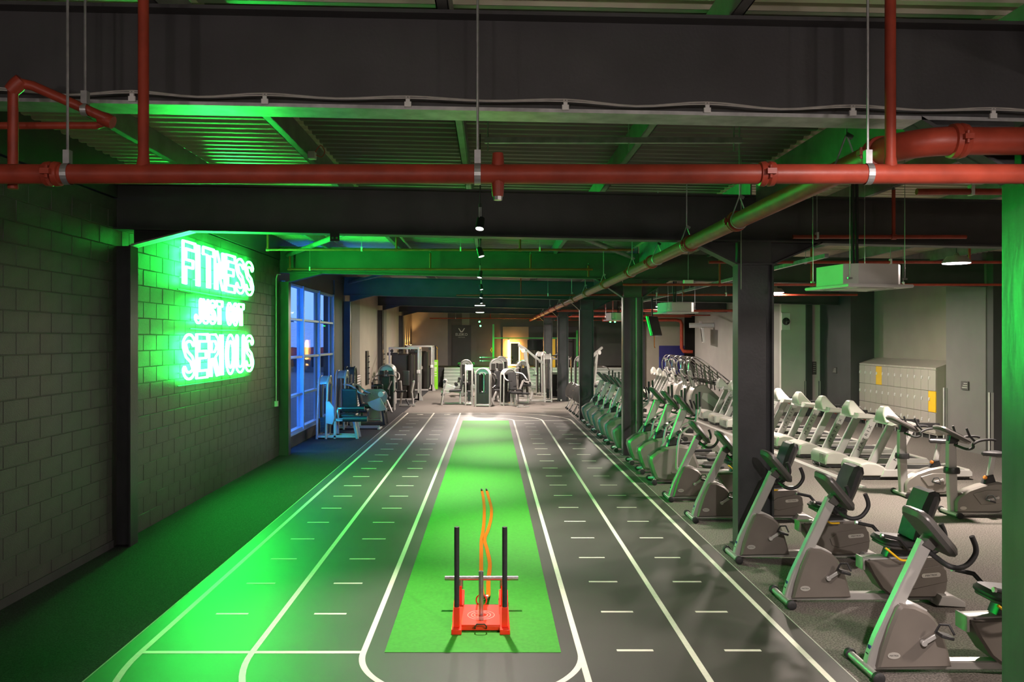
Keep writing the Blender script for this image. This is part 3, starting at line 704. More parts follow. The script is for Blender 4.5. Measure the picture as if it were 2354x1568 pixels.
for k, y in enumerate((30.5, 32.5, 37.0, 40.5, 46.5)):
    branch(y, 3.72 + 0.03 * (k % 2), 2.6, 9.8, 0.028, 'red branch pipe far back over the machines, %s of five' % ORD[k].replace('nearest', 'first'), [(4.5, 3.75, 4.5)], (3.6, 5.6))
branch(48.0, 3.86, -3.5, 3.5, 0.03, 'red branch pipe by the far end wall', [(0.0, 3.86, 4.4)], (-2.0,))
# electrical trunking
t = thing('cable_trunking', 'galvanised cable trunking running down the cardio side', 'trunking', (5.02, 12.4, 3.90))
MB().box(-0.03, 0.03, 0, 20, -0.03, 0.03).build('channel', 'galvanised', t)
for y in range(0, 20, 2):
    if y not in (6, 14): MB().cyl((0, y + 0.5, 0.03), (0, y + 0.5, 0.85), 0.005, 6).build('rod', 'galvanised', t)
t = thing('strut_channel', 'galvanised strut channel hung between the nearest two rafters', 'strut channel', (-0.05, 7.5, 4.45))
MB().box(0, 2.32, -0.02, 0.02, -0.03, 0.02).build('channel', 'galvanised', t)
for x in (0.03, 1.3, 2.25): MB().cyl((x, 0, -0.10), (x, 0, 0.36), 0.006, 6).build('rod', 'galvanised', t)
# cable with clips along the nearest rafter
cx = [-2.13, -1.34, -0.49, 0.447, 1.29, 2.155, 2.99]
t = thing('cable_run', 'pale twin cable clipped along the bottom of the nearest rafter', 'cable', (0, 4.945, 0))
for dz in (0.0, 0.012):
    pts = [(-3.4, -0.012, zb(0, -3.4) + 0.05)]
    for a, b_ in zip([-2.9] + cx, cx + [3.6]):
        pts.append((a, -0.012, zb(0, a) + 0.062 + dz)); mx = a * 0.5 + b_ * 0.5
        pts.append((mx, -0.014, zb(0, mx) + 0.045 + dz * 0.3 + 0.008 * math.sin(a * 9)))
    pts.append((3.5, -0.012, zb(0, 3.5) + 0.05))
    MB().tube(smooth_path(pts, 4), 0.0045, 5).build('cable', 'cable_grey', t)
for x in cx:
    z = zb(0, x)
    MB().box(x - 0.02, x + 0.02, -0.012, 0.0, z + 0.012, z + 0.042).box(x - 0.012, x + 0.012, -0.012, 0, z + 0.042, z + 0.058).box(x - 0.012, x - 0.005, -0.012, 0, z + 0.058, z + 0.072).box(x + 0.005, x + 0.012, -0.012, 0, z + 0.058, z + 0.072).build('cable_clip', 'white_plastic', t)
pts = [(0.9 + k * 0.33, 5.3, deck_z(0) - 0.22 - 0.05 * math.sin(k * 1.3)) for k in range(11)]
tag(MB().tube(smooth_path(pts, 4), 0.006, 5).build('loose_cable', 'black_plastic'), 'loose dark cable looping under the roof above the nearest rafter', 'cable')
# drilled bracket under the second rafter, and small emergency lights
t = thing('bracket', 'black drilled bracket under the second rafter', 'bracket', (-1.98, 10.58, 3.92))
m = MB(); m.box(-0.06, 0.06, -0.006, 0.006, -0.02, 0.09); m.build('plate', 'black_plastic', t)
for sx in (-0.027, 0.027): MB().lathe([(0.014, 0), (0.014, 0.002)], 10, (sx, -0.0062, 0.02), (0, -1, 0)).build('slot', 'rig_green_lit', t)
t = thing('emergency_light', 'small white emergency light hanging behind the water main', 'light', (4.05, 17.0, 3.86))
MB().prism([(-0.10, 0), (0.10, 0), (0.10, -0.06), (0.07, -0.09), (-0.07, -0.09), (-0.10, -0.06)], -0.06, 0.06, 'y', 0.01).build('body', 'white_plastic', t)
MB().cyl((0, 0, 0), (0, 0, 0.95), 0.006, 6).build('rod', 'galvanised', t)

# ================================================================== LAMPS
def spot_lamp(x, y, z, aim, label, power=1.0, cone=68):
    t = thing('track_spot', label, 'spotlight', (x, y, z), group='small spotlights over the track')
    d = (Vector(aim) - Vector((x, y, z))).normalized()
    hd = Vector((0, 0, 0.05)); up = hd - d * 0.07
    MB().lathe([(0.020, -0.10), (0.042, -0.08), (0.046, 0.04), (0.050, 0.05), (0.044, 0.05), (0.042, 0.035)], 16, hd, d).build('head', 'black_plastic', t)
    MB().lathe([(0.040, 0.0), (0.040, 0.004)], 16, hd + d * 0.036, d).build('lens', 'lamp_spot', t)
    MB().box(-0.012, 0.012, -0.012, 0.012, 0.12, 0.24).build('connector', 'galvanised', t)
    MB().cyl((0, 0, 0.10), (0, 0, 0.28), 0.014, 8).build('adaptor', 'black_plastic', t)
    MB().cyl((0, 0, 0.28), (0, 0, deck_z(x) - z + 0.02), 0.006, 6).build('suspension_cable', 'black_plastic', t)
    lamp_light('track_spot_light', 'SPOT', Vector((x, y, z)) + hd + d * 0.06, SPOT_W * power, (1.0, 0.86, 0.82), 0.05, aim, cone, 1.0)
sp = [(-0.11, 9.0, (-0.60, 7.6, 0)), (-0.14, 12.0, (0.95, 11.3, 0)), (-0.20, 16.1, (-0.9, 15.2, 0)), (-0.22, 20.0, (0.6, 19.6, 0)), (-0.26, 24.0, (-0.9, 23.4, 0)), (-0.3, 27.6, (0.4, 27.0, 0)), (2.3, 2.2, (2.4, 6.2, 0))]  # last spot is added out of view to brighten the near floor
for k, (x, y, aim) in enumerate(sp):
    spot_lamp(x, y, 3.84, aim, 'small black spotlight hanging over the track, %s from the camera' % (ORD + ['an added one hidden'])[k], 1.0 if k < 6 else 1.05, 68 if k < 6 else 95)
def dome_lamp(x, y, z, label, power=1.0):
    t = thing('dome_pendant', label, 'pendant lamp', (x, y, z), group='dome pendant lamps')
    MB().lathe([(0.205, 0.0), (0.212, 0.012), (0.16, 0.085), (0.14, 0.105), (0.05, 0.115), (0.03, 0.16)], 28).build('shade', 'shroud_grey', t)
    MB().lathe([(0.20, 0.0), (0.20, 0.006)], 28, (0, 0, -0.007)).build('diffuser', 'lamp_white', t)
    MB().cyl((0, 0, 0.16), (0, 0, deck_z(x) - z + 0.02), 0.006, 6).build('suspension_cable', 'black_plastic', t)
    lamp_light('dome_pendant_light', 'AREA', (x, y, z - 0.02), DOME_W * power, (1.0, 0.84, 0.74), 0.36, (x, y, 0))
dome_lamp(7.35, 13.1, 3.85, 'bright dome pendant lamp over the upright bikes', 0.78)
dome_lamp(7.35, 21.4, 3.85, 'dome pendant lamp assumed over the treadmill row behind the column', 0.8)  # hidden lamp assumed from the lamp spacing
dome_lamp(6.3, 30.6, 3.85, 'dome pendant lamp assumed over the stair climbers', 0.8)  # assumed lamp that lights the stair climbers
dome_lamp(7.35, 4.1, 3.85, 'dome pendant lamp added out of view over the nearest recumbent bikes', 0.6)  # unseen lamp added to light the near bikes
dome_lamp(-0.40, 32.0, 3.95, 'dome pendant lamp over the far end of the track', 0.8)
dome_lamp(-0.50, 40.2, 3.95, 'farthest dome pendant lamp over the weight machines', 0.8)
dome_lamp(5.2, 38.5, 3.95, 'dome pendant lamp assumed over the far treadmills', 0.8)  # assumed lamp for light on the far treadmills
for k, x in enumerate((-3.9, -1.5, 1.2, 3.8, 6.4)):  # unseen globes assumed behind the camera to light beams and pipes
    t = thing('assumed_globe_pendant', 'assumed opal globe pendant behind the camera, %s of five from the block wall' % ['first', 'second', 'third', 'fourth', 'last'][k], 'pendant lamp', (x, -2.6, 3.30), group='assumed opal globe pendants')
    MB().ell((0, 0, 0), 0.16, 0.16, 0.16, 20, 12).build('globe', 'lamp_white', t); MB().cyl((0, 0, 0.15), (0, 0, deck_z(x) - 3.28), 0.008, 6).build('stem', 'black_plastic', t)
    lamp_light('assumed_globe_pendant_light', 'POINT', (x, -2.6, 3.08), 66, (1.0, 0.86, 0.78), 0.18)
# blue batten added unseen behind the window post, assumed from the blue tint, warm and green accent lights at the far end
t = thing('assumed_blue_batten', 'assumed blue light batten hidden behind the post at the near edge of the window', 'light batten', (-4.72, 19.22, 0.6))
MB().box(-0.03, 0.03, -0.02, 0.02, 0, 3.0).build('housing', 'white_plastic', t)
MB().box(-0.02, 0.02, 0.02, 0.035, 0.02, 2.98).build('tube', 'assumed_lamp_blue', t)
for z in (0.4, 2.6): MB().box(-0.145, -0.03, -0.012, 0.012, z, z + 0.05).build('bracket', 'black_plastic', t)
def warm_uplight(x, y, z, label):
    t = thing('warm_uplight', label, 'uplight', (x, y, z), group='warm uplights on the far wall')
    MB().lathe([(0.05, 0), (0.07, 0.04), (0.07, 0.14), (0.055, 0.14)], 14).build('body', 'black_plastic', t)
    MB().lathe([(0.055, 0), (0.055, 0.004)], 14, (0, 0, 0.14)).build('lens', 'lamp_warm', t)
    lamp_light('warm_uplight_light', 'SPOT', (x, y, z + 0.16), 90, (1.0, 0.52, 0.16), 0.06, (x - 0.02, y, z + 3), 70, 0.5)
warm_uplight(-4.73, 47.0, 2.18, 'warm uplight on the long wall above the cable station'); warm_uplight(-4.73, 49.4, 2.18, 'warm uplight in the far corner'); warm_uplight(-4.73, 48.2, 2.12, 'warm uplight between the two others on the long wall')

# suspended air conditioning cassettes
def cassette(x, y, z, label):
    t = thing('ceiling_cassette', label, 'air conditioner', (x, y, z), group='suspended air conditioning cassettes', rz=R(12))
    t.scale = (0.86, 0.86, 0.9)
    a, c = 0.42, 0.13
    oc = [(-a, -a + c), (-a + c, -a), (a - c, -a), (a, -a + c), (a, a - c), (a - c, a), (-a + c, a), (-a, a - c)]
    MB().prism(oc, 0.03, 0.28, 'z').build('casing', 'cassette', t)
    MB().prism([(-0.475, -0.475), (0.475, -0.475), (0.475, 0.475), (-0.475, 0.475)], -0.01, 0.03, 'z', 0.012).build('panel', 'white_plastic', t)
    MB().box(-0.25, 0.25, -0.25, 0.25, -0.016, -0.01).build('grille', 'cassette', t)
    for (cx_, cy_, sx, sy) in ((0, -0.36, 0.5, 0.06), (0, 0.36, 0.5, 0.06), (-0.36, 0, 0.06, 0.5), (0.36, 0, 0.06, 0.5)):
        MB().box(cx_ - sx / 2, cx_ + sx / 2, cy_ - sy / 2, cy_ + sy / 2, -0.0125, -0.009).build('louvre_slot', 'black_plastic', t)
    for sx in (-1, 1):
        for sy in (-1, 1):
            MB().cyl((sx * 0.40, sy * 0.40, 0.1), (sx * 0.40, sy * 0.40, (deck_z(x) - z + 0.02) / 0.9), 0.005, 6).build('rod', 'galvanised', t)
            MB().box(sx * 0.40 - 0.03, sx * 0.40 + 0.03, sy * 0.40 - 0.012, sy * 0.40 + 0.012, 0.09, 0.11).build('lug', 'galvanised', t)
    for dx in (0.0, 0.06): MB().cyl((dx, 0.1, 0.28), (dx, 0.1, (deck_z(x) - z + 0.02) / 0.9), 0.022, 8).build('refrigerant_pipe', 'black_rubber', t)
cassette(4.20, 9.5, 3.23, 'large suspended air conditioning cassette over the recumbent bikes')
cassette(4.50, 20.2, 3.28, 'suspended air conditioning cassette between the two middle columns')
cassette(4.42, 28.6, 3.30, 'farthest suspended air conditioning cassette, half behind a column')

t = thing('junction_box', 'small white junction box with a red lead on a roof purlin', 'junction box', (-1.93, 9.0, 4.68))
MB().box(-0.04, 0.04, -0.05, 0.05, -0.08, 0.0).build('body', 'white_plastic', t, 0.008)
MB().tube(smooth_path([(0.03, -0.02, -0.02), (0.10, -0.04, 0.06), (0.14, -0.02, 0.0), (0.10, 0.02, -0.05), (0.04, 0.02, -0.03)], 4), 0.005, 5).build('lead', 'brick_red', t)
# ================================================================== SLED AND STRAP
t = thing('push_sled', 'red push sled with two tall dark poles on the green strip', 'sled', (-0.086, 7.42, 0.010))
for s in (-1, 1):
    x = s * 0.2165
    MB().prism([(0, 0), (0.02, -0.0), (0.80, 0.0), (0.93, 0.10), (0.93, 0.125), (0.90, 0.125), (0.78, 0.045), (0, 0.045)], x - 0.046, x + 0.046, 'x').build('runner', 'sled_red', t, 0.004)
    MB().box(x - 0.026, x + 0.026, 0.06, 0.115, 0.045, 0.225).build('pole_socket', 'sled_red', t, 0.004)
    MB().cyl((x, 0.088, 0.2), (x, 0.088, 0.945), 0.0235, 18).build('pole', 'sled_dark', t, 0.003)
    MB().box(x - 0.026, x + 0.026, 0.70, 0.75, 0.045, 0.23).build('rear_socket', 'sled_red', t, 0.004)
    MB().cyl((x * 0.93, 0.725, 0.2), (x * 0.93, 0.725, 0.30), 0.022, 14).build('bar_post', 'steel_plain', t)
    MB().prism([(0.25, 0.045), (0.70, 0.045), (0.70, 0.11)], x - 0.05, x - 0.042, 'x').build('gusset', 'sled_red', t)
pl_ = MB().box(-0.175, 0.175, 0.08, 0.66, 0.05, 0.062).box(-0.175, 0.175, 0.08, 0.092, 0.012, 0.05).build('plate', 'sled_red', t, 0.002)
for r0 in (0.06, 0.09, 0.125):
    MB().tube([(r0 * math.cos(a), 0.35 + r0 * math.sin(a), 0.062) for a in [2 * PI * k / 28 for k in range(28)]], 0.002, 5, closed=True).build('wear_ring', 'line_white', pl_)
MB().cyl((0, 0.35, 0.06), (0, 0.35, 0.47), 0.0225, 18).build('weight_post', 'steel_plain', t)
MB().cyl((0, 0.35, 0.47), (0, 0.35, 0.471), 0.017, 14).build('post_bore', 'ink', t)
MB().cyl((-0.36, 0.725, 0.298), (0.36, 0.725, 0.298), 0.0235, 18).build('cross_bar', 'steel_plain', t, 0.002)
MB().tube([(-0.05, 0.075, 0.03), (-0.052, 0.04, 0.06), (-0.035, 0.03, 0.085), (0.035, 0.03, 0.085), (0.052, 0.04, 0.06), (0.05, 0.075, 0.03)], 0.006, 8).build('tow_ring', 'sled_dark', t)
MB().tube([(0.05 * math.cos(a), 0.67 + 0.01 * math.sin(a), 0.10 + 0.055 * math.sin(a)) for a in [2 * PI * k / 20 for k in range(20)]], 0.007, 8, closed=True).build('tow_ring', 'sled_red', t)
# orange strap, two tails lying on the strip
def flat_strap(pts, wd, th):
    P = smooth_path(pts, 5); m = MB(); n = len(P)
    for i in range(n):
        a = P[max(i - 1, 0)]; b = P[min(i + 1, n - 1)]; d = (b - a).normalized(); s = Vector((-d.y, d.x, 0)).normalized() * wd / 2
        up = d.cross(s).normalized() * -th
        if up.z < 0: up = -up
        m.v += [tuple(P[i] + s), tuple(P[i] - s), tuple(P[i] - s + up), tuple(P[i] + s + up)]
    for i in range(n - 1):
        a = 4 * i; b = a + 4
        for k in range(4): m.f.append((a + k, a + (k + 1) % 4, b + (k + 1) % 4, b + k))
    m.f += [(3, 2, 1, 0), (4 * n - 4, 4 * n - 3, 4 * n - 2, 4 * n - 1)]
    return m
st_ = thing('tow_strap', 'orange tow strap trailing in two tails up the green strip from the sled', 'strap', (0, 0, 0))
z0 = 0.011
A = [(-0.075, 8.12, 0.13), (-0.065, 8.35, 0.05), (-0.085, 8.65, z0), (-0.10, 9.2, z0), (-0.11, 10.1, z0), (-0.115, 10.9, z0), (-0.10, 11.4, z0), (-0.09, 12.1, z0), (-0.095, 13.0, z0), (-0.115, 13.8, z0), (-0.145, 14.45, z0)]
B = [(-0.045, 8.22, 0.10), (-0.035, 8.35, 0.06), (-0.02, 8.6, z0), (-0.02, 9.1, z0), (-0.005, 9.75, z0), (-0.04, 10.4, z0), (-0.075, 10.95, z0), (-0.03, 11.5, z0), (0.01, 12.2, z0), (0.015, 13.0, z0), (-0.03, 13.9, z0), (-0.06, 14.45, z0)]
flat_strap(A, 0.045, 0.006).build('strap_tail', 'strap_orange', st_); flat_strap(B, 0.045, 0.006).build('strap_tail', 'strap_orange', st_)
for (x, y) in ((-0.148, 14.45), (-0.062, 14.45)): MB().tube([(x, y - 0.02, 0.025), (x - 0.005, y + 0.09, 0.025)], 0.016, 10).build('handle_end', 'black_rubber', st_)
MB().tube([(-0.07, 8.10, 0.13), (-0.05, 8.16, 0.14), (-0.045, 8.24, 0.11), (-0.06, 8.22, 0.08), (-0.075, 8.13, 0.10)], 0.007, 8, closed=True).build('carabiner', 'chrome', st_)
MB().box(-0.07, -0.02, 8.23, 8.29, 0.085, 0.10).build('keeper', 'line_white', st_)

# ================================================================== RECUMBENT BIKES
# local x runs from the front bar to the rear foot, y across the machine
def badge(parent, text_s, x, y, z, L, h, ang=0.0, m='skin_badge'):
    pts = arc(L / 2 - h / 2, 0, h / 2, -90, 90, 6) + arc(-L / 2 + h / 2, 0, h / 2, 90, 270, 6)
    ca, sa = math.cos(ang), math.sin(ang)
    pts = [(x + p[0] * ca - p[1] * sa, z + p[0] * sa + p[1] * ca) for p in pts]
    b = MB().prism(pts, y, y - 0.006, 'y').build('badge', m, parent)
    text('badge_lettering', text_s, h * 0.62, (x, y - 0.007, z), (ca, 0, sa), (-sa, 0, ca), 'ink', b, depth=0.0006, sx=1.25)
    return b
def crank(root, x, z, ang, hw=0.10):
    for s in (-1, 1):
        a = ang if s < 0 else ang + PI; y = s * hw
        ex, ez = x + 0.15 * math.cos(a), z + 0.15 * math.sin(a)
        c = MB().bar((x, y, z), (ex, y + s * 0.012, ez), 0.018, 0.034).cyl((x, y - s * 0.02, z), (x, y + s * 0.016, z), 0.024, 12).build('crank_arm', 'silver_light', root, 0.004)
        MB().cyl((ex, y + s * 0.01, ez), (ex, y + s * 0.03, ez), 0.011, 8).build('crank_bolt', 'ink', c)
        p = MB().obox((ex, y + s * 0.075, ez), (0.10, 0.10, 0.028), (0, 0.25, 0)).build('pedal', 'black_plastic', root, 0.006)
        MB().tube([(ex - 0.05, y + s * 0.03, ez + 0.01), (ex - 0.02, y + s * 0.04, ez + 0.075), (ex + 0.03, y + s * 0.08, ez + 0.085), (ex + 0.05, y + s * 0.12, ez + 0.02)], 0.009, 6).build('toe_strap', 'black_rubber', p)
def slab(root, name, m, pa, pb, th, wd, rnd=0.01):
    # a panel along the line pa-pb in the x-z plane, thickness th, width wd across y, rounded corners across the width
    pa = Vector((pa[0], 0, pa[1])); pb = Vector((pb[0], 0, pb[1])); d = (pb - pa); L = d.length; d.normalize(); nrm = Vector((-d.z, 0, d.x))
    c = 0.22 * min(L, wd)
    poly = [(0, -wd / 2 + c), (c * 0.4, -wd / 2 + c * 0.3), (c, -wd / 2), (L - c, -wd / 2), (L - c * 0.4, -wd / 2 + c * 0.3), (L, -wd / 2 + c), (L, wd / 2 - c), (L - c * 0.4, wd / 2 - c * 0.3), (L - c, wd / 2), (c, wd / 2), (c * 0.4, wd / 2 - c * 0.3), (0, wd / 2 - c)]
    m_ = MB(); m_.prism(poly, -th / 2, th / 2, 'z', min(rnd, th * 0.4))
    m_.v = [tuple(pa + d * v[0] + Vector((0, v[1], 0)) + nrm * v[2]) for v in m_.v]
    return m_.build(name, m, root)
def recumbent():
    r = thing('recumbent_bike', 'x', 'exercise bike', group='recumbent bikes beside the track')
    # front bar with wheels
    fb = MB().cyl((0, -0.235, 0.045), (0, 0.235, 0.045), 0.032, 14).build('front_bar', 'silver', r)
    for s in (-1, 1): MB().lathe([(0.030, 0), (0.045, 0.008), (0.047, 0.045), (0.035, 0.055), (0.012, 0.056)], 16, (0, s * 0.225, 0.047), (0, s, 0)).build('wheel', 'black_rubber', fb)
    # curved mast
    L = [(0.0, 0.03), (0.025, 0.14), (0.075, 0.28), (0.15, 0.44), (0.25, 0.65), (0.36, 0.88), (0.445, 1.06)]
    Rt = [(0.53, 1.00), (0.455, 0.84), (0.36, 0.64), (0.265, 0.46), (0.19, 0.30), (0.14, 0.14), (0.12, 0.03)]
    ms = MB().prism(L + Rt, -0.045, 0.045, 'y', 0.012).build('mast', 'silver', r)
    for p in ((0.045, 0.10), (0.06, 0.16)): MB().box(p[0] - 0.02, p[0] - 0.012, -0.02, 0.02, p[1], p[1] + 0.05).build('decal', 'ink_blue' if p[1] > 0.12 else 'ink', ms)
    # front shroud
    sh = [(0.07, 0.06), (0.10, 0.20), (0.16, 0.38), (0.225, 0.53), (0.26, 0.56), (0.36, 0.55), (0.47, 0.50), (0.53, 0.44), (0.58, 0.34), (0.625, 0.20), (0.655, 0.07)]
    s1 = MB().prism(sh, -0.105, 0.105, 'y', 0.022).build('front_shroud', 'graphite', r)
    MB().prism([(0.25, 0.555), (0.36, 0.562), (0.47, 0.512), (0.47, 0.50), (0.36, 0.54), (0.25, 0.54)], -0.07, 0.07, 'y').build('shroud_cap', 'silver_light', s1)
    el = [(0.19 + 0.05 * math.cos(a), 0.165 + 0.026 * math.sin(a)) for a in [2 * PI * k / 18 for k in range(18)]]
    bo = MB().prism(el, -0.105, -0.109, 'y').build('oval_badge', 'skin_badge', s1)
    text('badge_lettering', 'MATRIX', 0.018, (0.19, -0.1095, 0.165), (1, 0, 0), (0, 0, 1), 'ink', bo, depth=0.0005, sx=1.1)
    crank(r, 0.415, 0.27, 0.6, 0.125)
    # rail and rear body
    MB().prism([(0.04, 0.03), (1.50, 0.03), (1.50, 0.085), (1.1, 0.10), (0.10, 0.095)], -0.05, 0.05, 'y', 0.01).build('base_rail', 'silver', r)
    body = [(0.80, 0.42), (0.86, 0.30), (0.95, 0.16), (1.04, 0.09), (1.15, 0.07), (1.56, 0.075), (1.60, 0.15), (1.61, 0.24), (1.59, 0.34), (1.55, 0.43), (1.50, 0.475), (0.80, 0.44)]
    b1 = MB().prism(body, -0.12, 0.12, 'y', 0.02).build('rear_shroud', 'graphite', r)
    MB().prism([(1.12, 0.27), (1.22, 0.345), (1.52, 0.40), (1.585, 0.35), (1.60, 0.24), (1.24, 0.16), (1.15, 0.19)], -0.118, -0.132, 'y', 0.006).build('side_relief', 'graphite', b1)
    badge(b1, 'MATRIX', 1.43, -0.132, 0.305, 0.19, 0.042, 0.08)
    MB().prism([(0.785, 0.40), (1.53, 0.445), (1.52, 0.485), (0.785, 0.455)], -0.075, 0.075, 'y', 0.006).build('seat_rail', 'silver_light', r)
    MB().prism([(0.775, 0.34), (0.80, 0.34), (0.80, 0.46), (0.775, 0.465)], -0.085, 0.085, 'y', 0.006).build('rail_end_cap', 'silver', r)
    MB().cyl((0.84, -0.078, 0.435), (0.84, -0.083, 0.435), 0.014, 10).build('rail_bolt', 'ink', r)
    # seat
    MB().prism([(1.02, 0.47), (1.34, 0.49), (1.36, 0.58), (1.06, 0.57)], -0.07, 0.07, 'y', 0.01).build('seat_carriage', 'black_plastic', r)
    slab(r, 'seat_cushion', 'vinyl_black', (0.95, 0.635), (1.33, 0.60), 0.075, 0.44, 0.03)
    slab(r, 'seat_pan', 'console_grey', (0.96, 0.60), (1.33, 0.565), 0.03, 0.42, 0.01)
    bk = [(1.24, 0.66), (1.29, 0.62), (1.37, 0.70), (1.44, 0.86), (1.50, 1.04), (1.50, 1.11), (1.46, 1.145), (1.40, 1.13), (1.34, 1.0), (1.29, 0.84)]
    bm = MB()
    prof = [(-0.20, 0.35), (-0.215, 0.7), (-0.19, 1.0), (0.19, 1.0), (0.215, 0.7), (0.20, 0.35)]
    bm.prism(bk, -0.20, 0.20, 'y', 0.045).build('backrest', 'vinyl_black', r)
    MB().prism([(1.33, 0.66), (1.37, 0.68), (1.46, 0.88), (1.53, 1.05), (1.515, 1.12), (1.48, 1.03), (1.42, 0.86)], -0.15, 0.15, 'y', 0.02).build('backrest_shell', 'console_grey', r)
    for s in (-1, 1):
        MB().tube([(1.16, s * 0.20, 0.58), (1.10, s * 0.27, 0.63), (1.04, s * 0.285, 0.70), (0.88, s * 0.285, 0.735)], 0.019, 8).build('seat_grip', 'black_rubber', r)
        MB().tube([(0.88, s * 0.285, 0.735), (0.86, s * 0.285, 0.7375)], 0.021, 8).build('grip_end', 'chrome', r)
    MB().tube(smooth_path([(0.93, -0.23, 0.60), (0.98, -0.235, 0.56), (1.06, -0.23, 0.495), (1.11, -0.22, 0.475), (1.20, -0.21, 0.475)], 3), 0.011, 8).build('adjust_lever', 'yellow', r)
    # rear foot
    MB().prism([(1.46, 0.02), (1.74, 0.0), (1.74, 0.055), (1.62, 0.115), (1.50, 0.12)], -0.20, 0.20, 'y', 0.012).build('rear_foot', 'silver', r)
    MB().cyl((1.66, -0.15, 0), (1.66, -0.15, 0.02), 0.02, 8).cyl((1.66, 0.15, 0), (1.66, 0.15, 0.02), 0.02, 8).build('leveller', 'black_plastic', r)
    # console and bars
    co = slab(r, 'console', 'console_grey', (0.375, 1.30), (0.67, 0.945), 0.075, 0.40, 0.03)
    slab(co, 'screen', 'screen', (0.45, 1.265), (0.645, 1.025), 0.006, 0.30, 0.002)
    MB().prism([(0.44, 1.02), (0.52, 0.97), (0.60, 1.05), (0.52, 1.12)], -0.06, 0.06, 'y', 0.01).build('console_neck', 'console_grey', r)
    for s in (-1, 1):
        MB().tube(smooth_path([(0.52, s * 0.03, 0.95), (0.56, s * 0.17, 0.90), (0.62, s * 0.215, 0.885), (0.70, s * 0.22, 0.91), (0.76, s * 0.22, 0.985), (0.765, s * 0.22, 1.05), (0.735, s * 0.22, 1.13)], 4), 0.021, 10).build('handlebar', 'black_rubber', r)
    return r
RB_ = [(2.98, 6.63, 'recumbent bike nearest the camera, cut by the frame corner'), (2.95, 8.39, 'recumbent bike with a green-lit backrest, second from the camera'), (2.93, 10.04, 'recumbent bike just in front of the middle column, third from the camera'),
       (2.95, 12.2, 'recumbent bike just behind the middle column, fourth from the camera'), (2.94, 13.75, 'recumbent bike next to the elliptical trainers, fifth from the camera')]
rb0 = recumbent()
for k, (x, y, lb) in enumerate(RB_):
    if k == 0: rb0.location = (x, y, 0); rb0['label'] = lb
    else: dup(rb0, (x, y, 0), None, lb)

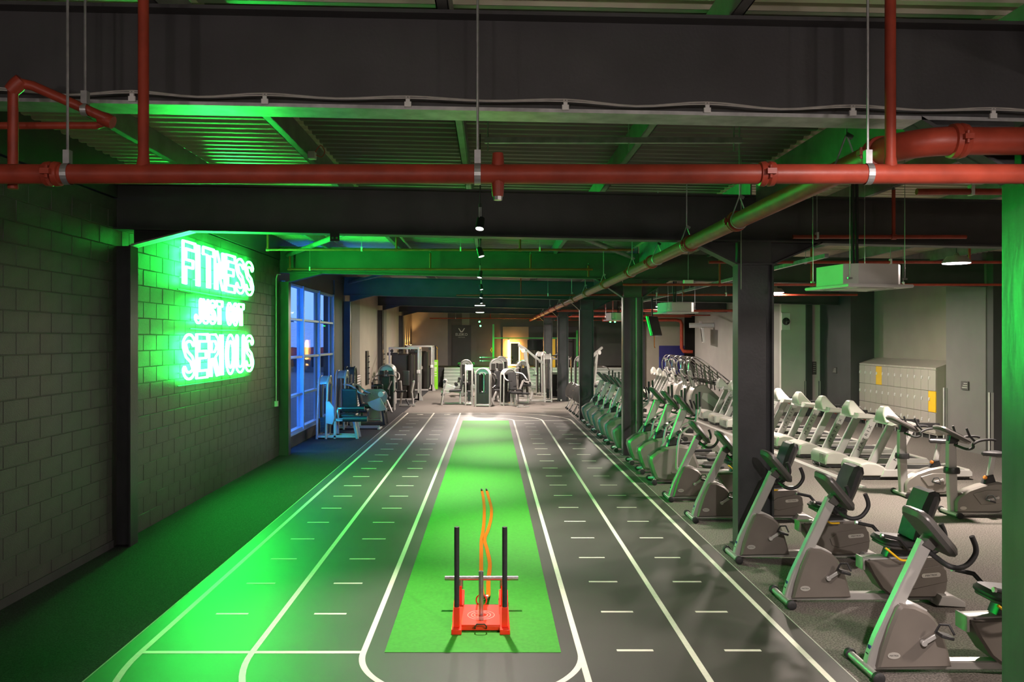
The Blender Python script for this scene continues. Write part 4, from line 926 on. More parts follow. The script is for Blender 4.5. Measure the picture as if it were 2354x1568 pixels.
# ================================================================== UPRIGHT BIKES
def upright():
    r = thing('upright_bike', 'x', 'exercise bike', group='upright bikes by the dome lamp')
    fb = MB().cyl((0.02, -0.24, 0.045), (0.02, 0.24, 0.045), 0.032, 14).build('front_bar', 'silver', r)
    for s in (-1, 1): MB().lathe([(0.030, 0), (0.045, 0.008), (0.047, 0.045), (0.012, 0.05)], 16, (0.02, s * 0.23, 0.047), (0, s, 0)).build('wheel', 'black_rubber', fb)
    MB().prism([(0.0, 0.04), (-0.02, 0.35), (-0.035, 0.75), (-0.03, 1.12), (0.09, 1.12), (0.10, 0.75), (0.115, 0.35), (0.14, 0.04)], -0.045, 0.045, 'y', 0.012).build('mast', 'silver', r)
    sh = [(0.06, 0.06), (0.05, 0.22), (0.10, 0.30), (0.25, 0.40), (0.45, 0.47), (0.66, 0.51), (0.76, 0.50), (0.82, 0.44), (0.88, 0.34), (0.88, 0.20), (0.80, 0.10), (0.70, 0.06)]
    s1 = MB().prism(sh, -0.10, 0.10, 'y', 0.025).build('shroud', 'shroud_grey', r)
    MB().prism([(0.30, 0.34), (0.50, 0.40), (0.70, 0.40), (0.78, 0.30), (0.70, 0.20), (0.42, 0.18)], -0.098, -0.112, 'y', 0.008).build('side_relief', 'shroud_grey', s1)
    el = [(0.16 + 0.05 * math.cos(a), 0.13 + 0.026 * math.sin(a)) for a in [2 * PI * k / 18 for k in range(18)]]
    MB().prism(el, -0.10, -0.104, 'y').build('oval_badge', 'skin_badge', s1)
    crank(r, 0.66, 0.29, PI + 0.25, 0.12)
    MB().prism([(0.05, 0.03), (0.95, 0.03), (0.95, 0.085), (0.05, 0.085)], -0.045, 0.045, 'y', 0.01).build('base_rail', 'silver', r)
    MB().prism([(0.84, 0.0), (1.0, 0.0), (1.0, 0.05), (0.90, 0.10), (0.84, 0.10)], -0.24, 0.24, 'y', 0.012).build('rear_foot', 'silver_light', r)
    MB().prism([(0.50, 0.48), (0.68, 0.50), (0.64, 0.62), (0.55, 0.60)], -0.06, 0.06, 'y', 0.01).build('post_collar', 'black_plastic', r)
    MB().bar((0.60, 0, 0.55), (0.665, 0, 0.90), 0.05, 0.07).build('seat_post', 'silver_light', r, 0.006)
    MB().lathe([(0.005, 0), (0.028, 0.008), (0.032, 0.03), (0.02, 0.045)], 10, (0.545, -0.03, 0.57), (-0.9, -0.2, 0.3)).build('adjust_knob', 'orange_knob', r)
    sd = [(0.50, -0.02), (0.58, -0.045), (0.66, -0.11), (0.76, -0.125), (0.80, -0.08), (0.80, 0.08), (0.76, 0.125), (0.66, 0.11), (0.58, 0.045), (0.50, 0.02)]
    MB().prism(sd, 0.895, 0.965, 'z', 0.02).build('saddle', 'vinyl_black', r)
    co = slab(r, 'console', 'console_grey', (-0.19, 1.335), (0.27, 1.10), 0.07, 0.36, 0.025)
    slab(co, 'screen', 'screen', (-0.10, 1.335), (0.18, 1.19), 0.006, 0.28, 0.002)
    MB().prism([(-0.03, 1.08), (0.08, 1.08), (0.15, 1.14), (0.0, 1.23)], -0.05, 0.05, 'y', 0.01).build('console_neck', 'black_plastic', r)
    for s in (-1, 1):
        MB().tube(smooth_path([(0.06, s * 0.04, 1.07), (0.16, s * 0.19, 1.02), (0.24, s * 0.22, 1.05), (0.24, s * 0.22, 1.10), (0.34, s * 0.22, 1.15), (0.50, s * 0.21, 1.165), (0.58, s * 0.20, 1.15)], 3), 0.019, 8).build('handlebar', 'black_rubber', r)
        MB().tube([(0.28, s * 0.20, 1.13), (0.20, s * 0.19, 1.22), (0.16, s * 0.18, 1.33)], 0.017, 8).build('bar_end', 'black_rubber', r)
    MB().lathe([(0.11, 0), (0.115, 0.03), (0.105, 0.085), (0.07, 0.088), (0.07, 0.06)], 20, (0.03, -0.02, 0.64)).build('bottle_holder', 'black_plastic', r)
    return r
u0 = upright(); u0.location = (6.90, 12.5, 0); u0['label'] = 'grey upright exercise bike partly hidden by the green-lit column'
dup(u0, (6.93, 14.06, 0), None, 'grey upright exercise bike in front of the nearest treadmill')

# ================================================================== TREADMILLS
def treadmill():
    r = thing('treadmill', 'x', 'treadmill', group='treadmills in a row along the cardio side')
    # y: 0 (near side) to 0.88 (far side)
    W_ = 0.86
    hood = [(0.0, 0.07), (-0.01, 0.20), (0.03, 0.30), (0.16, 0.335), (0.32, 0.315), (0.46, 0.255), (0.52, 0.20), (0.52, 0.07)]
    h1 = MB().prism(hood, 0.02, W_ - 0.02, 'y', 0.03).build('motor_hood', 'hood_cream', r)
    MB().box(-0.014, -0.006, 0.14, 0.34, 0.12, 0.27).build('vent_panel', 'shroud_grey', h1)
    for k in range(4): MB().box(-0.018, -0.012, 0.16, 0.32, 0.14 + 0.032 * k, 0.155 + 0.032 * k).build('vent_slat', 'hood_cream', h1)
    MB().prism([(0.02, 0.02), (2.08, 0.02), (2.10, 0.10), (0.03, 0.09)], 0.05, W_ - 0.05, 'y').build('chassis', 'black_plastic', r)
    for (y0, y1) in ((0.0, 0.13), (W_ - 0.13, W_)):
        MB().prism([(0.40, 0.06), (2.08, 0.06), (2.13, 0.08), (2.12, 0.155), (2.06, 0.19), (0.45, 0.20)], y0, y1, 'y', 0.015).build('side_rail', 'silver_light', r)
    MB().prism([(1.98, 0.05), (2.13, 0.06), (2.145, 0.13), (2.08, 0.205), (1.98, 0.20)], 0.02, W_ - 0.02, 'y', 0.02).build('rear_roller_cap', 'hood_cream', r)
    MB().box(0.48, 2.02, 0.13, W_ - 0.13, 0.165, 0.182).build('running_belt', 'belt', r)
    for y in (0.015, W_ - 0.115):
        up = MB().prism([(0.43, 0.06), (0.60, 0.06), (1.10, 1.06), (0.93, 1.06)], y, y + 0.10, 'y', 0.018).build('upright', 'silver_light', r)
        if y < 0.1:
            d = Vector((0.50, 0, 1.0)).normalized()
            text('lettering', 'M A T R I X', 0.085, (0.79, y - 0.002, 0.62), d, (-d.z, 0, d.x), 'ink', up, depth=0.0008, sx=1.35)
    # console: arms, peaked cover, deck
    arm = [(0.62, 1.02), (0.66, 1.13), (0.98, 1.10), (1.12, 1.05), (1.10, 0.99), (0.92, 1.00)]
    co = MB().prism(arm, 0.0, W_, 'y', 0.03).build('console', 'hood_cream', r)
    pk = MB(); cy = W_ / 2
    ring0 = [(0.58, cy - 0.24, 1.06), (0.92, cy - 0.26, 1.08), (0.92, cy + 0.26, 1.08), (0.58, cy + 0.24, 1.06)]
    ring1 = [(0.56, cy - 0.17, 1.22), (0.78, cy - 0.19, 1.24), (0.78, cy + 0.19, 1.24), (0.56, cy + 0.17, 1.22)]
    ring2 = [(0.62, cy - 0.09, 1.36), (0.70, cy - 0.10, 1.37), (0.70, cy + 0.10, 1.37), (0.62, cy + 0.09, 1.36)]
    pk.add(ring0 + ring1 + ring2, [(0, 1, 5, 4), (1, 2, 6, 5), (2, 3, 7, 6), (3, 0, 4, 7), (4, 5, 9, 8), (5, 6, 10, 9), (6, 7, 11, 10), (7, 4, 8, 11), (8, 9, 10, 11), (3, 2, 1, 0)])
    pk.build('display_hood', 'hood_cream', co, 0.02)
    MB().add([(0.775, cy - 0.17, 1.235), (0.915, cy - 0.22, 1.095), (0.915, cy + 0.22, 1.095), (0.775, cy + 0.17, 1.235), (0.79, cy - 0.17, 1.24), (0.93, cy - 0.22, 1.10), (0.93, cy + 0.22, 1.10), (0.79, cy + 0.17, 1.24)],
             [(0, 3, 2, 1), (4, 5, 6, 7), (0, 1, 5, 4), (1, 2, 6, 5), (2, 3, 7, 6), (3, 0, 4, 7)]).build('screen', 'screen', co)
    for y in (0.03, W_ - 0.09):
        MB().prism([(0.98, 0.99), (1.50, 0.99), (1.53, 1.02), (1.52, 1.07), (1.02, 1.08)], y, y + 0.06, 'y', 0.015).build('handrail', 'black_rubber', r)
    MB().tube([(0.90, 0.1, 1.05), (0.84, 0.11, 0.98), (0.78, 0.10, 1.02)], 0.01, 6).build('stop_cord', 'brick_red', r)
    for (x, y) in ((0.10, 0.08), (0.10, W_ - 0.08), (2.0, 0.1), (2.0, W_ - 0.1)): MB().cyl((x, y, 0), (x, y, 0.04), 0.03, 10).build('foot', 'black_rubber', r)
    return r
t0 = treadmill()
TY = [15.6, 17.05, 18.5, 19.95, 21.4, 22.85, 24.2, 25.5, 26.9, 34.2, 35.5, 36.8, 38.1]
NUM = ['nearest', 'second', 'third', 'fourth', 'fifth', 'sixth', 'seventh', 'eighth', 'ninth']
for k, y in enumerate(TY):
    lb = ('cream and silver treadmill, %s from the camera in the long row' % NUM[k]) if k < 9 else 'cream treadmill beyond the stair climbers, %s in that far row' % ['nearest', 'second', 'third', 'farthest'][k - 9]
    if k == 0: t0.location = (6.94, y, 0); t0['label'] = lb
    else: dup(t0, (6.90 + 0.04 * (k == 0), y, 0), None, lb)
tag(MB().prism([(0, 0), (0.09, 0), (0.075, 0.03), (0.015, 0.03)], 14.8, 41.0, 'y').build('cable_ramp', 'silver'), 'low metal cable ramp on the carpet in front of the treadmills', 'cable ramp').location = (6.62, 0, 0.001)
# power leads between ramp and treadmills
for k, y in enumerate(TY[:5]):
    o = MB().tube(smooth_path([(6.70, y + 0.3, 0.012), (6.80, y + 0.12, 0.03), (6.86, y + 0.3, 0.08), (6.85, y + 0.5, 0.02), (6.87, y + 0.62, 0.05)], 4), 0.008, 6).build('power_lead', 'black_rubber')
    tag(o, 'black power lead looping from the ramp to the %s treadmill' % NUM[k], 'cable', 'treadmill power leads')

# ================================================================== ELLIPTICAL TRAINERS
def elliptical():
    r = thing('elliptical_trainer', 'x', 'elliptical trainer', group='elliptical trainers beside the track')
    fb = MB().tube([(0.10, 0, 0.10), (0.03, -0.12, 0.07), (0.0, -0.27, 0.05)], 0.028, 10).tube([(0.10, 0, 0.10), (0.03, 0.12, 0.07), (0.0, 0.27, 0.05)], 0.028, 10).build('front_bar', 'silver_light', r)
    for s in (-1, 1): MB().lathe([(0.028, -0.03), (0.05, -0.025), (0.05, 0.02), (0.02, 0.025)], 14, (0.0, s * 0.28, 0.05), (0, s, 0)).build('wheel', 'black_rubber', fb)
    sh = [(0.06, 0.09), (0.0, 0.22), (-0.06, 0.42), (-0.05, 0.50), (0.08, 0.60), (0.28, 0.68), (0.50, 0.71), (0.66, 0.68), (0.76, 0.56), (0.84, 0.36), (0.86, 0.14), (0.80, 0.07), (0.20, 0.05)]
    s1 = MB().prism(sh, -0.17, 0.17, 'y', 0.045).build('shroud', 'shroud_grey', r)
    MB().prism([(-0.065, 0.42), (-0.05, 0.505), (0.08, 0.605), (0.16, 0.64), (0.10, 0.44), (0.12, 0.20), (0.10, 0.08), (0.05, 0.09), (-0.01, 0.22)], -0.12, 0.12, 'y', 0.01).build('nose_panel', 'console_grey', s1)
    MB().prism([(0.28, 0.685), (0.50, 0.715), (0.56, 0.80), (0.40, 0.86), (0.30, 0.80)], -0.10, 0.10, 'y', 0.02).build('mast_boot', 'black_plastic', s1)
    badge(s1, 'MATRIX', 0.50, -0.17, 0.24, 0.34, 0.05, 0.12, 'shroud_grey')
    MB().prism([(0.26, 0.66), (0.36, 0.66), (0.63, 1.24), (0.66, 1.36), (0.52, 1.36), (0.40, 1.05)], -0.055, 0.055, 'y', 0.014).build('mast', 'silver', r)
    co = slab(r, 'console', 'console_grey', (0.44, 1.62), (0.76, 1.27), 0.075, 0.42, 0.03)
    slab(co, 'screen', 'screen', (0.52, 1.585), (0.72, 1.365), 0.006, 0.32, 0.002)
    for s in (-1, 1):
        y = s * 0.27
        MB().lathe([(0.03, -0.05), (0.055, -0.045), (0.06, 0.0), (0.05, 0.035), (0.02, 0.045)], 14, (0.47, s * 0.22, 0.93), (0, s, 0)).build('pivot_cover', 'black_plastic', r)
        MB().cyl((0.47, -s * 0.0, 0.93), (0.47, s * 0.22, 0.93), 0.03, 10).build('pivot_shaft', 'silver', r)
        ph = 0.10 * s
        MB().tube(smooth_path([(0.30 - ph, y, 0.30), (0.31 - ph, y, 0.55), (0.38 - ph * 0.5, y, 0.76), (0.47, y, 0.93)], 4), 0.022, 8).build('lower_arm', 'silver_light', r)
        MB().tube(smooth_path([(0.47, y, 0.93), (0.62 + ph * 0.3, y, 1.03), (0.78 + ph * 0.5, y, 1.13), (0.86 + ph, y + s * 0.02, 1.25), (0.87 + ph, y + s * 0.02, 1.40)], 4), 0.020, 8).build('upper_arm', 'silver', r)
        MB().tube([(0.87 + ph, y + s * 0.02, 1.38), (0.865 + ph, y + s * 0.015, 1.66)], 0.024, 8).build('hand_grip', 'black_rubber', r)
        MB().tube(smooth_path([(0.64, s * 0.05, 1.20), (0.74, s * 0.16, 1.19), (0.80, s * 0.18, 1.26), (0.78, s * 0.15, 1.42), (0.74, s * 0.14, 1.52)], 3), 0.018, 8).build('fixed_bar', 'black_rubber', r)
        MB().bar((0.30 - ph, y, 0.30), (1.70 + ph, y * 0.75, 0.30 + ph * 0.6), 0.045, 0.05).build('pedal_rail', 'silver_light', r, 0.006)
        slab(r, 'foot_pedal', 'black_rubber', (0.98 + ph, 0.37 + ph * 0.3), (1.38 + ph, 0.37 + ph * 0.5), 0.05, 0.15, 0.015).location = (0, s * 0.19, 0)
        MB().cyl((1.64, y * 0.6, 0.30), (1.64, y * 0.85, 0.30), 0.06, 12).build('roller', 'black_plastic', r)
    MB().prism([(0.70, 0.03), (1.95, 0.03), (1.95, 0.10), (0.70, 0.11)], -0.06, 0.06, 'y', 0.012).build('base_rail', 'silver', r)
    MB().prism([(1.50, 0.02), (1.98, 0.02), (2.0, 0.20), (1.86, 0.40), (1.62, 0.42), (1.50, 0.25)], -0.09, 0.09, 'y', 0.03).build('rear_shroud', 'shroud_grey', r)
    MB().prism([(1.85, 0.0), (1.99, 0.0), (1.99, 0.05), (1.85, 0.06)], -0.30, 0.30, 'y', 0.01).build('rear_foot', 'silver_light', r)
    for s in (-1, 1): MB().box(0.60, 0.74, s * 0.12 - 0.045, s * 0.12 + 0.045, 0.93, 1.01).build('cup_holder', 'black_plastic', r, 0.01)
    return r
e0 = elliptical()
EY = [15.35, 16.55, 17.75, 19.75, 21.1, 22.4, 23.7, 25.0, 26.3]
for k, y in enumerate(EY):
    lb = ('green-lit elliptical trainer, %s of the three before the second column' % ['nearest', 'middle', 'farthest'][k]) if k < 3 else 'elliptical trainer beyond the second column, %s of that group of six' % ['nearest', 'second', 'third', 'fourth', 'fifth', 'farthest'][k - 3]
    if k == 0: e0.location = (2.98, y, 0); e0['label'] = lb
    else: dup(e0, (2.98 if k < 3 else 2.95, y, 0), None, lb)

# ================================================================== STAIR CLIMBERS
def climber():
    r = thing('stair_climber', 'x', 'stair climber', group='stair climbers beside the wall')
    sh = [(0.0, 0.05), (-0.02, 0.40), (0.02, 0.72), (0.14, 0.98), (0.34, 1.10), (0.52, 1.06), (0.80, 0.82), (1.10, 0.52), (1.28, 0.32), (1.30, 0.05)]
    for y in (-0.36, 0.24):
        s1 = MB().prism(sh, y, y + 0.12, 'y', 0.03).build('side_shroud', 'shroud_grey', r)
    MB().prism([(0.0, 0.05), (-0.02, 0.40), (0.02, 0.72), (0.14, 0.96), (0.30, 1.06), (0.36, 1.0), (0.20, 0.4), (0.20, 0.05)], -0.24, 0.24, 'y', 0.02).build('front_shroud', 'shroud_grey', r)
    MB().prism([(0.36, 0.62), (0.42, 0.80), (0.62, 0.78), (1.14, 0.34), (1.14, 0.22), (0.90, 0.22)], -0.362, -0.375, 'y', 0.005).build('side_panel', 'hood_cream', r)
    for k in range(5):
        x = 0.42 + k * 0.20; z = 0.86 - k * 0.18
        MB().box(x, x + 0.24, -0.24, 0.24, z - 0.03, z).build('step', 'black_rubber', r)
        MB().box(x + 0.22, x + 0.235, -0.24, 0.24, z - 0.20, z - 0.03).build('riser', 'shroud_grey', r)
    MB().box(0.0, 1.45, -0.34, 0.34, 0.0, 0.06).build('base', 'black_plastic', r, 0.01)
    for s in (-1, 1):
        MB().bar((0.16, s * 0.12, 1.0), (0.02, s * 0.12, 1.56), 0.06, 0.10).build('mast', 'silver', r, 0.01)
        y = s * 0.33
        MB().tube(smooth_path([(0.10, s * 0.2, 1.30), (-0.06, y, 1.48), (-0.07, y, 1.80), (0.02, y, 1.98), (0.16, y, 2.03), (0.40, y, 1.92), (0.70, y, 1.70), (1.05, y, 1.42), (1.38, y, 1.15)], 4), 0.022, 8).build('handrail', 'chrome', r)
        MB().tube(smooth_path([(0.20, y, 1.30), (0.50, y, 1.25), (0.85, y, 1.08), (1.38, y, 1.15)], 4), 0.022, 8).build('lower_rail', 'console_grey', r)
        for (xa, za, xb, zb_) in ((0.62, 1.76, 0.72, 1.15), (0.90, 1.54, 0.98, 1.06)):
            MB().tube([(xa, y, za), (xb, y, zb_), (xb + 0.02, y * 0.85, zb_ - 0.2)], 0.02, 8).build('rail_post', 'console_grey', r)
        MB().box(0.84, 1.0, y - 0.05, y + 0.05, 1.06, 1.16).build('rail_bracket', 'black_plastic', r, 0.01)
    co = slab(r, 'console', 'console_grey', (-0.03, 1.92), (0.18, 1.48), 0.09, 0.46, 0.03)
    slab(co, 'screen', 'screen', (0.05, 1.88), (0.20, 1.58), 0.006, 0.36, 0.002)
    MB().cyl((0.10, -0.16, 1.28), (0.10, -0.2, 1.28), 0.05, 12).build('hub', 'black_plastic', r)
    return r
c0 = climber()
for k, y in enumerate([29.0, 30.15, 31.6, 32.75]):
    lb = 'tall stair climber with chrome rails, %s of four' % ['nearest', 'second', 'third', 'farthest'][k]
    if k == 0: c0.location = (6.92, y, 0); c0['label'] = lb
    else: dup(c0, (6.92, y, 0), None, lb)

# ================================================================== LOCKERS
lk = thing('locker_bank', 'beige locker bank with three rows of doors, two of them yellow', 'lockers', (11.65, 21.72, 0.0))
NC, PW, RH, ZL = 12, 0.375, 0.56, 0.165
MB().box(0.02, 0.52, 0, NC * PW, 0.13, 1.90).build('carcass', 'locker', lk)
MB().prism([(0.0, 1.90), (0.52, 2.08), (0.52, 1.90)], 0, NC * PW, 'y').build('sloping_top', 'locker', lk)
MB().box(0.10, 0.5, 0.02, NC * PW - 0.02, 0.0, 0.13).build('plinth', 'black_plastic', lk)
MB().box(0.0, 0.02, 0, NC * PW, 1.85, 1.90).build('header', 'locker', lk)
for k in range(NC): MB().cyl((0.05, k * PW + 0.03, 0), (0.05, k * PW + 0.03, 0.13), 0.015, 8).build('leg', 'silver_light', lk)
for c in range(NC):
    for rw in range(3):
        # c = 0 is the near end
        y0 = c * PW; z0_ = ZL + rw * RH
        col = 'yellow' if (c == 8 and rw == 2) or (c == 0 and rw == 1) else 'locker'
        d = MB().box(-0.006, 0.02, y0 + 0.006, y0 + PW - 0.006, z0_ + 0.006, z0_ + RH - 0.006).build('door', col, lk, 0.003)
        if col == 'yellow': d['label'] = 'yellow locker door'
        yk = y0 + PW - 0.07
        MB().cyl((-0.006, yk, z0_ + 0.36), (-0.025, yk, z0_ + 0.36), 0.026, 10).box(-0.03, -0.006, yk - 0.018, yk + 0.018, z0_ + 0.30, z0_ + 0.35).build('lock', 'white_plastic', d)
    MB().box(-0.003, 0.0, c * PW + 0.16, c * PW + 0.21, 1.862, 1.885).build('number_plate', 'silver_light', lk)
for (x, y, z, w_, h_, ax, lb) in [(11.28, 19.75, 1.55, 0.30, 0.20, 'x', 'small dark notice on the grey wall by the lockers'), (11.25, 28.84, 1.65, 0.14, 0.45, 'y', 'tall dark notice on the pale wall panel'), (11.44, 27.6, 1.62, 0.32, 0.20, 'x', 'small notice on the dark pier by the lockers')]:
    s_ = thing('notice', lb, 'sign', (x, y, z))
    if ax == 'x':
        MB().box(-0.01, 0.01, -w_ / 2, w_ / 2, -h_ / 2, h_ / 2).build('board', 'console_grey', s_)
        for k in range(3): MB().box(-0.012, -0.01, -w_ * 0.38, w_ * (0.1 + 0.12 * k), h_ * (0.22 - 0.25 * k), h_ * (0.30 - 0.25 * k)).build('text_line', 'cable_grey', s_)
    else:
        MB().box(-w_ / 2, w_ / 2, -0.01, 0.01, -h_ / 2, h_ / 2).build('board', 'console_grey', s_)
        for k in range(5): MB().box(-w_ * 0.35, w_ * 0.3, -0.012, -0.01, h_ * (0.35 - 0.16 * k), h_ * (0.39 - 0.16 * k)).build('text_line', 'cable_grey', s_)
# ================================================================== STRENGTH MACHINES
def arch_pts(hw, h, n=12):
    return [(-hw, 0.0), (-hw, h - hw)] + arc(0, h - hw, hw, 180, 0, n)[1:-1] + [(hw, h - hw), (hw, 0.0)]
def tower(r, h=1.55, hw=0.27, m='silver', dep=0.26, lean=0.0, x0=0.0):
    # arched weight tower in the local y-z plane
    P = arch_pts(hw, h)
    for s in (0, 1):
        x = x0 - dep / 2 + s * dep
        MB().tube([(x + lean * (p[1] / h) ** 2, p[0], p[1]) for p in P], 0.034, 10).build('tower_arch', m, r)
    hood = MB(); a = arc(0, h - hw, hw * 1.02, 170, 10, 12); b = arc(0, h - hw, hw * 0.36, 165, 15, 12)
    poly = a + b[::-1]
    hood.prism(poly, x0 - dep / 2 + lean, x0 + dep / 2 + lean, 'x', 0.012).build('tower_hood', m, r)
    MB().box(x0 - dep / 2 - 0.005, x0 - dep / 2 + 0.012, -hw * 0.86, hw * 0.86, 0.12, 0.52).build('tower_shroud', 'smoked', r)
    for s in (-1, 1): MB().box(x0 - dep / 2 - 0.005, x0 - dep / 2 + 0.012, s * hw * 0.66 - hw * 0.2, s * hw * 0.66 + hw * 0.2, 0.52, h - hw * 0.7).build('tower_shroud', 'smoked', r)
    MB().box(x0 + dep / 2 - 0.012, x0 + dep / 2 + 0.005, hw * 0.30, hw * 0.86, 0.12, h - hw * 0.7).build('tower_shroud', 'smoked', r)
    MB().box(x0 + dep / 2 - 0.012, x0 + dep / 2 + 0.005, -hw * 0.86, -hw * 0.30, 0.12, h - hw * 0.7).build('tower_shroud', 'smoked', r)
    for k in range(9):
        MB().box(x0 - 0.06, x0 + 0.06, -0.13, 0.13, 0.16 + 0.045 * k, 0.198 + 0.045 * k).build('weight_plate', 'sled_dark', r)
    for s in (-1, 1): MB().cyl((x0, s * 0.09, 0.12), (x0, s * 0.09, h - hw * 0.4), 0.011, 8).build('guide_rod', 'chrome', r)
    MB().box(x0 - dep / 2 - 0.02, x0 + dep / 2 + 0.02, -hw - 0.02, hw + 0.02, 0.03, 0.09).build('tower_base', m, r, 0.008)
    MB().prism(arc(0, 0, 0.05, 0, 345, 23, ry=0.022), x0 - dep / 2 + lean - 0.004, x0 - dep / 2 + lean - 0.001, 'x').build('hood_badge', 'skin_badge', r).location = (0, 0, h - hw * 0.18)
def pad(r, name, c, size, rot=(0, 0, 0), m='vinyl_black'):
    return MB().obox(c, size, rot).build(name, m, r, min(size) * 0.38, seg=3)
def frame(r, segs, w_=0.07, m='silver', name='frame_tube'):
    for (a, b) in segs: MB().bar(a, b, w_, w_).build(name, m, r, 0.008)
def sel(kind, label, loc, rz=0.0, h=1.55, m='silver', group='selectorised weight machines'):
    r = thing('weight_machine', label, 'weight machine', loc, rz, group)
    if kind == 'leg_extension':
        tower(r, h, 0.25, m, 0.24, 0.06)
        frame(r, [((0.12, -0.2, 0.06), (0.95, -0.2, 0.06)), ((0.12, 0.2, 0.06), (0.95, 0.2, 0.06)), ((0.95, -0.22, 0.0), (0.85, -0.2, 0.5)), ((0.95, 0.22, 0.0), (0.85, 0.2, 0.5)), ((0.35, -0.2, 0.0), (0.35, -0.2, 0.55)), ((0.35, 0.2, 0.0), (0.35, 0.2, 0.55)), ((0.35, -0.2, 0.5), (0.95, -0.2, 0.5))], 0.07, m)
        pad(r, 'seat', (0.68, 0.02, 0.60), (0.46, 0.48, 0.11)); pad(r, 'backrest', (0.66, 0.30, 0.98), (0.42, 0.10, 0.66), (0.15, 0, 0))
        MB().prism([(0.12, 0.42), (0.30, 0.38), (0.36, 0.55), (0.34, 0.85), (0.22, 1.0), (0.12, 1.0)], -0.30, -0.26, 'y', 0.012).build('side_cover', m, r)
        MB().prism([(-0.30 + p[0], 0.72 + p[1]) for p in arc(0, 0, 0.13, 0, 345, 23)], 0.44, 0.47, 'x').build('cam', m, r)
        MB().tube([(0.46, -0.30, 0.72), (0.48, -0.36, 0.82), (0.60, -0.36, 0.82)], 0.022, 8).build('arm', m, r)
        MB().cyl((0.56, -0.36, 0.82), (1.16, -0.36, 0.82), 0.055, 14).build('thigh_roller', 'vinyl_black', r)
        MB().tube([(0.46, -0.30, 0.72), (0.50, -0.52, 0.56), (0.66, -0.52, 0.56)], 0.022, 8).build('arm', m, r)
        MB().cyl((0.62, -0.52, 0.56), (1.26, -0.52, 0.56), 0.08, 14).build('shin_roller', 'vinyl_black', r)
        MB().tube([(0.94, 0.1, 0.60), (0.98, 0.0, 0.74), (0.98, -0.12, 0.76)], 0.016, 8).build('hand_grip', 'black_rubber', r)
    elif kind == 'seated_press':
        tower(r, h, 0.26, m, 0.26, 0.05)
        frame(r, [((0.1, 0, 0.05), (1.15, 0, 0.05)), ((0.55, 0, 0.05), (0.52, 0, 0.5)), ((0.30, 0, 0.05), (0.28, 0, 1.0)), ((1.15, -0.28, 0.0), (1.15, 0.28, 0.0))], 0.08, m)
        pad(r, 'seat', (0.60, 0, 0.54), (0.42, 0.42, 0.09)); pad(r, 'backrest', (0.36, 0, 0.98), (0.09, 0.34, 0.72), (0, -0.12, 0))
        for s in (-1, 1):
            MB().tube(smooth_path([(0.10, s * 0.16, 1.32), (0.40, s * 0.42, 1.28), (0.62, s * 0.48, 1.10), (0.80, s * 0.44, 1.02)], 3), 0.026, 8).build('press_arm', m, r)
            MB().tube([(0.80, s * 0.50, 1.02), (0.82, s * 0.30, 1.02)], 0.02, 8).build('hand_grip', 'black_rubber', r)
    elif kind == 'leg_curl':
        tower(r, h, 0.26, m, 0.26, 0.0)
        frame(r, [((0.1, -0.2, 0.05), (1.1, -0.2, 0.05)), ((1.1, -0.26, 0.0), (1.0, -0.2, 0.62)), ((1.0, 0.2, 0.62), (1.1, 0.26, 0.0)), ((0.35, 0, 0.05), (0.35, 0, 0.5)), ((0.3, 0, 0.5), (1.0, 0, 0.58))], 0.075, m)
        pad(r, 'seat', (0.55, 0, 0.58), (0.50, 0.40, 0.09), (0, 0.1, 0)); pad(r, 'backrest', (0.28, 0, 0.92), (0.09, 0.36, 0.60), (0, -0.2, 0))
        fan = [(0, 0)] + arc(0, 0, 0.42, 200, 300, 10)
        MB().prism([(0.95 + p[0], 0.85 + p[1]) for p in fan], -0.30, -0.26, 'y', 0.008).build('cam_plate', 'silver_light', r)
        for (x, z) in ((1.05, 0.42), (0.98, 0.95)): MB().cyl((x, -0.25, z), (x, 0.25, z), 0.065, 14).build('roller_pad', 'vinyl_black', r)
        MB().tube([(0.95, -0.24, 0.85), (1.05, -0.26, 0.42)], 0.022, 8).build('arm', m, r)
        MB().cyl((0.98, -0.34, 0.95), (0.98, -0.26, 0.95), 0.085, 16).build('pulley_disc', 'white_plastic', r)
    elif kind == 'fly':
        tower(r, h, 0.28, m, 0.30, 0.0)
        frame(r, [((0.1, 0, 0.05), (0.95, 0, 0.05)), ((0.55, 0, 0.05), (0.50, 0, 0.46)), ((0.22, 0, 0.05), (0.22, 0, 1.35)), ((0.95, -0.30, 0.0), (0.85, -0.10, 0.45)), ((0.95, 0.30, 0.0), (0.85, 0.10, 0.45))], 0.075, m)
        pad(r, 'seat', (0.56, 0, 0.50), (0.40, 0.40, 0.09)); pad(r, 'backrest', (0.34, 0, 0.94), (0.09, 0.32, 0.70), (0, -0.08, 0))
        for s in (-1, 1):
            MB().tube(smooth_path([(0.20, s * 0.10, 1.32), (0.38, s * 0.34, 1.30), (0.58, s * 0.44, 1.12), (0.62, s * 0.44, 0.85), (0.50, s * 0.30, 0.70)], 3), 0.024, 8).build('fly_arm', 'chrome', r)
            MB().tube([(0.62, s * 0.44, 1.08), (0.62, s * 0.44, 0.84)], 0.045, 10).build('forearm_pad', 'vinyl_black', r)
            MB().tube([(0.25, s * 0.20, 1.10), (0.55, s * 0.10, 0.80)], 0.035, 8).build('linkage', 'console_grey', r)
    elif kind == 'pulldown':
        tower(r, h, 0.26, m, 0.28, 0.04)
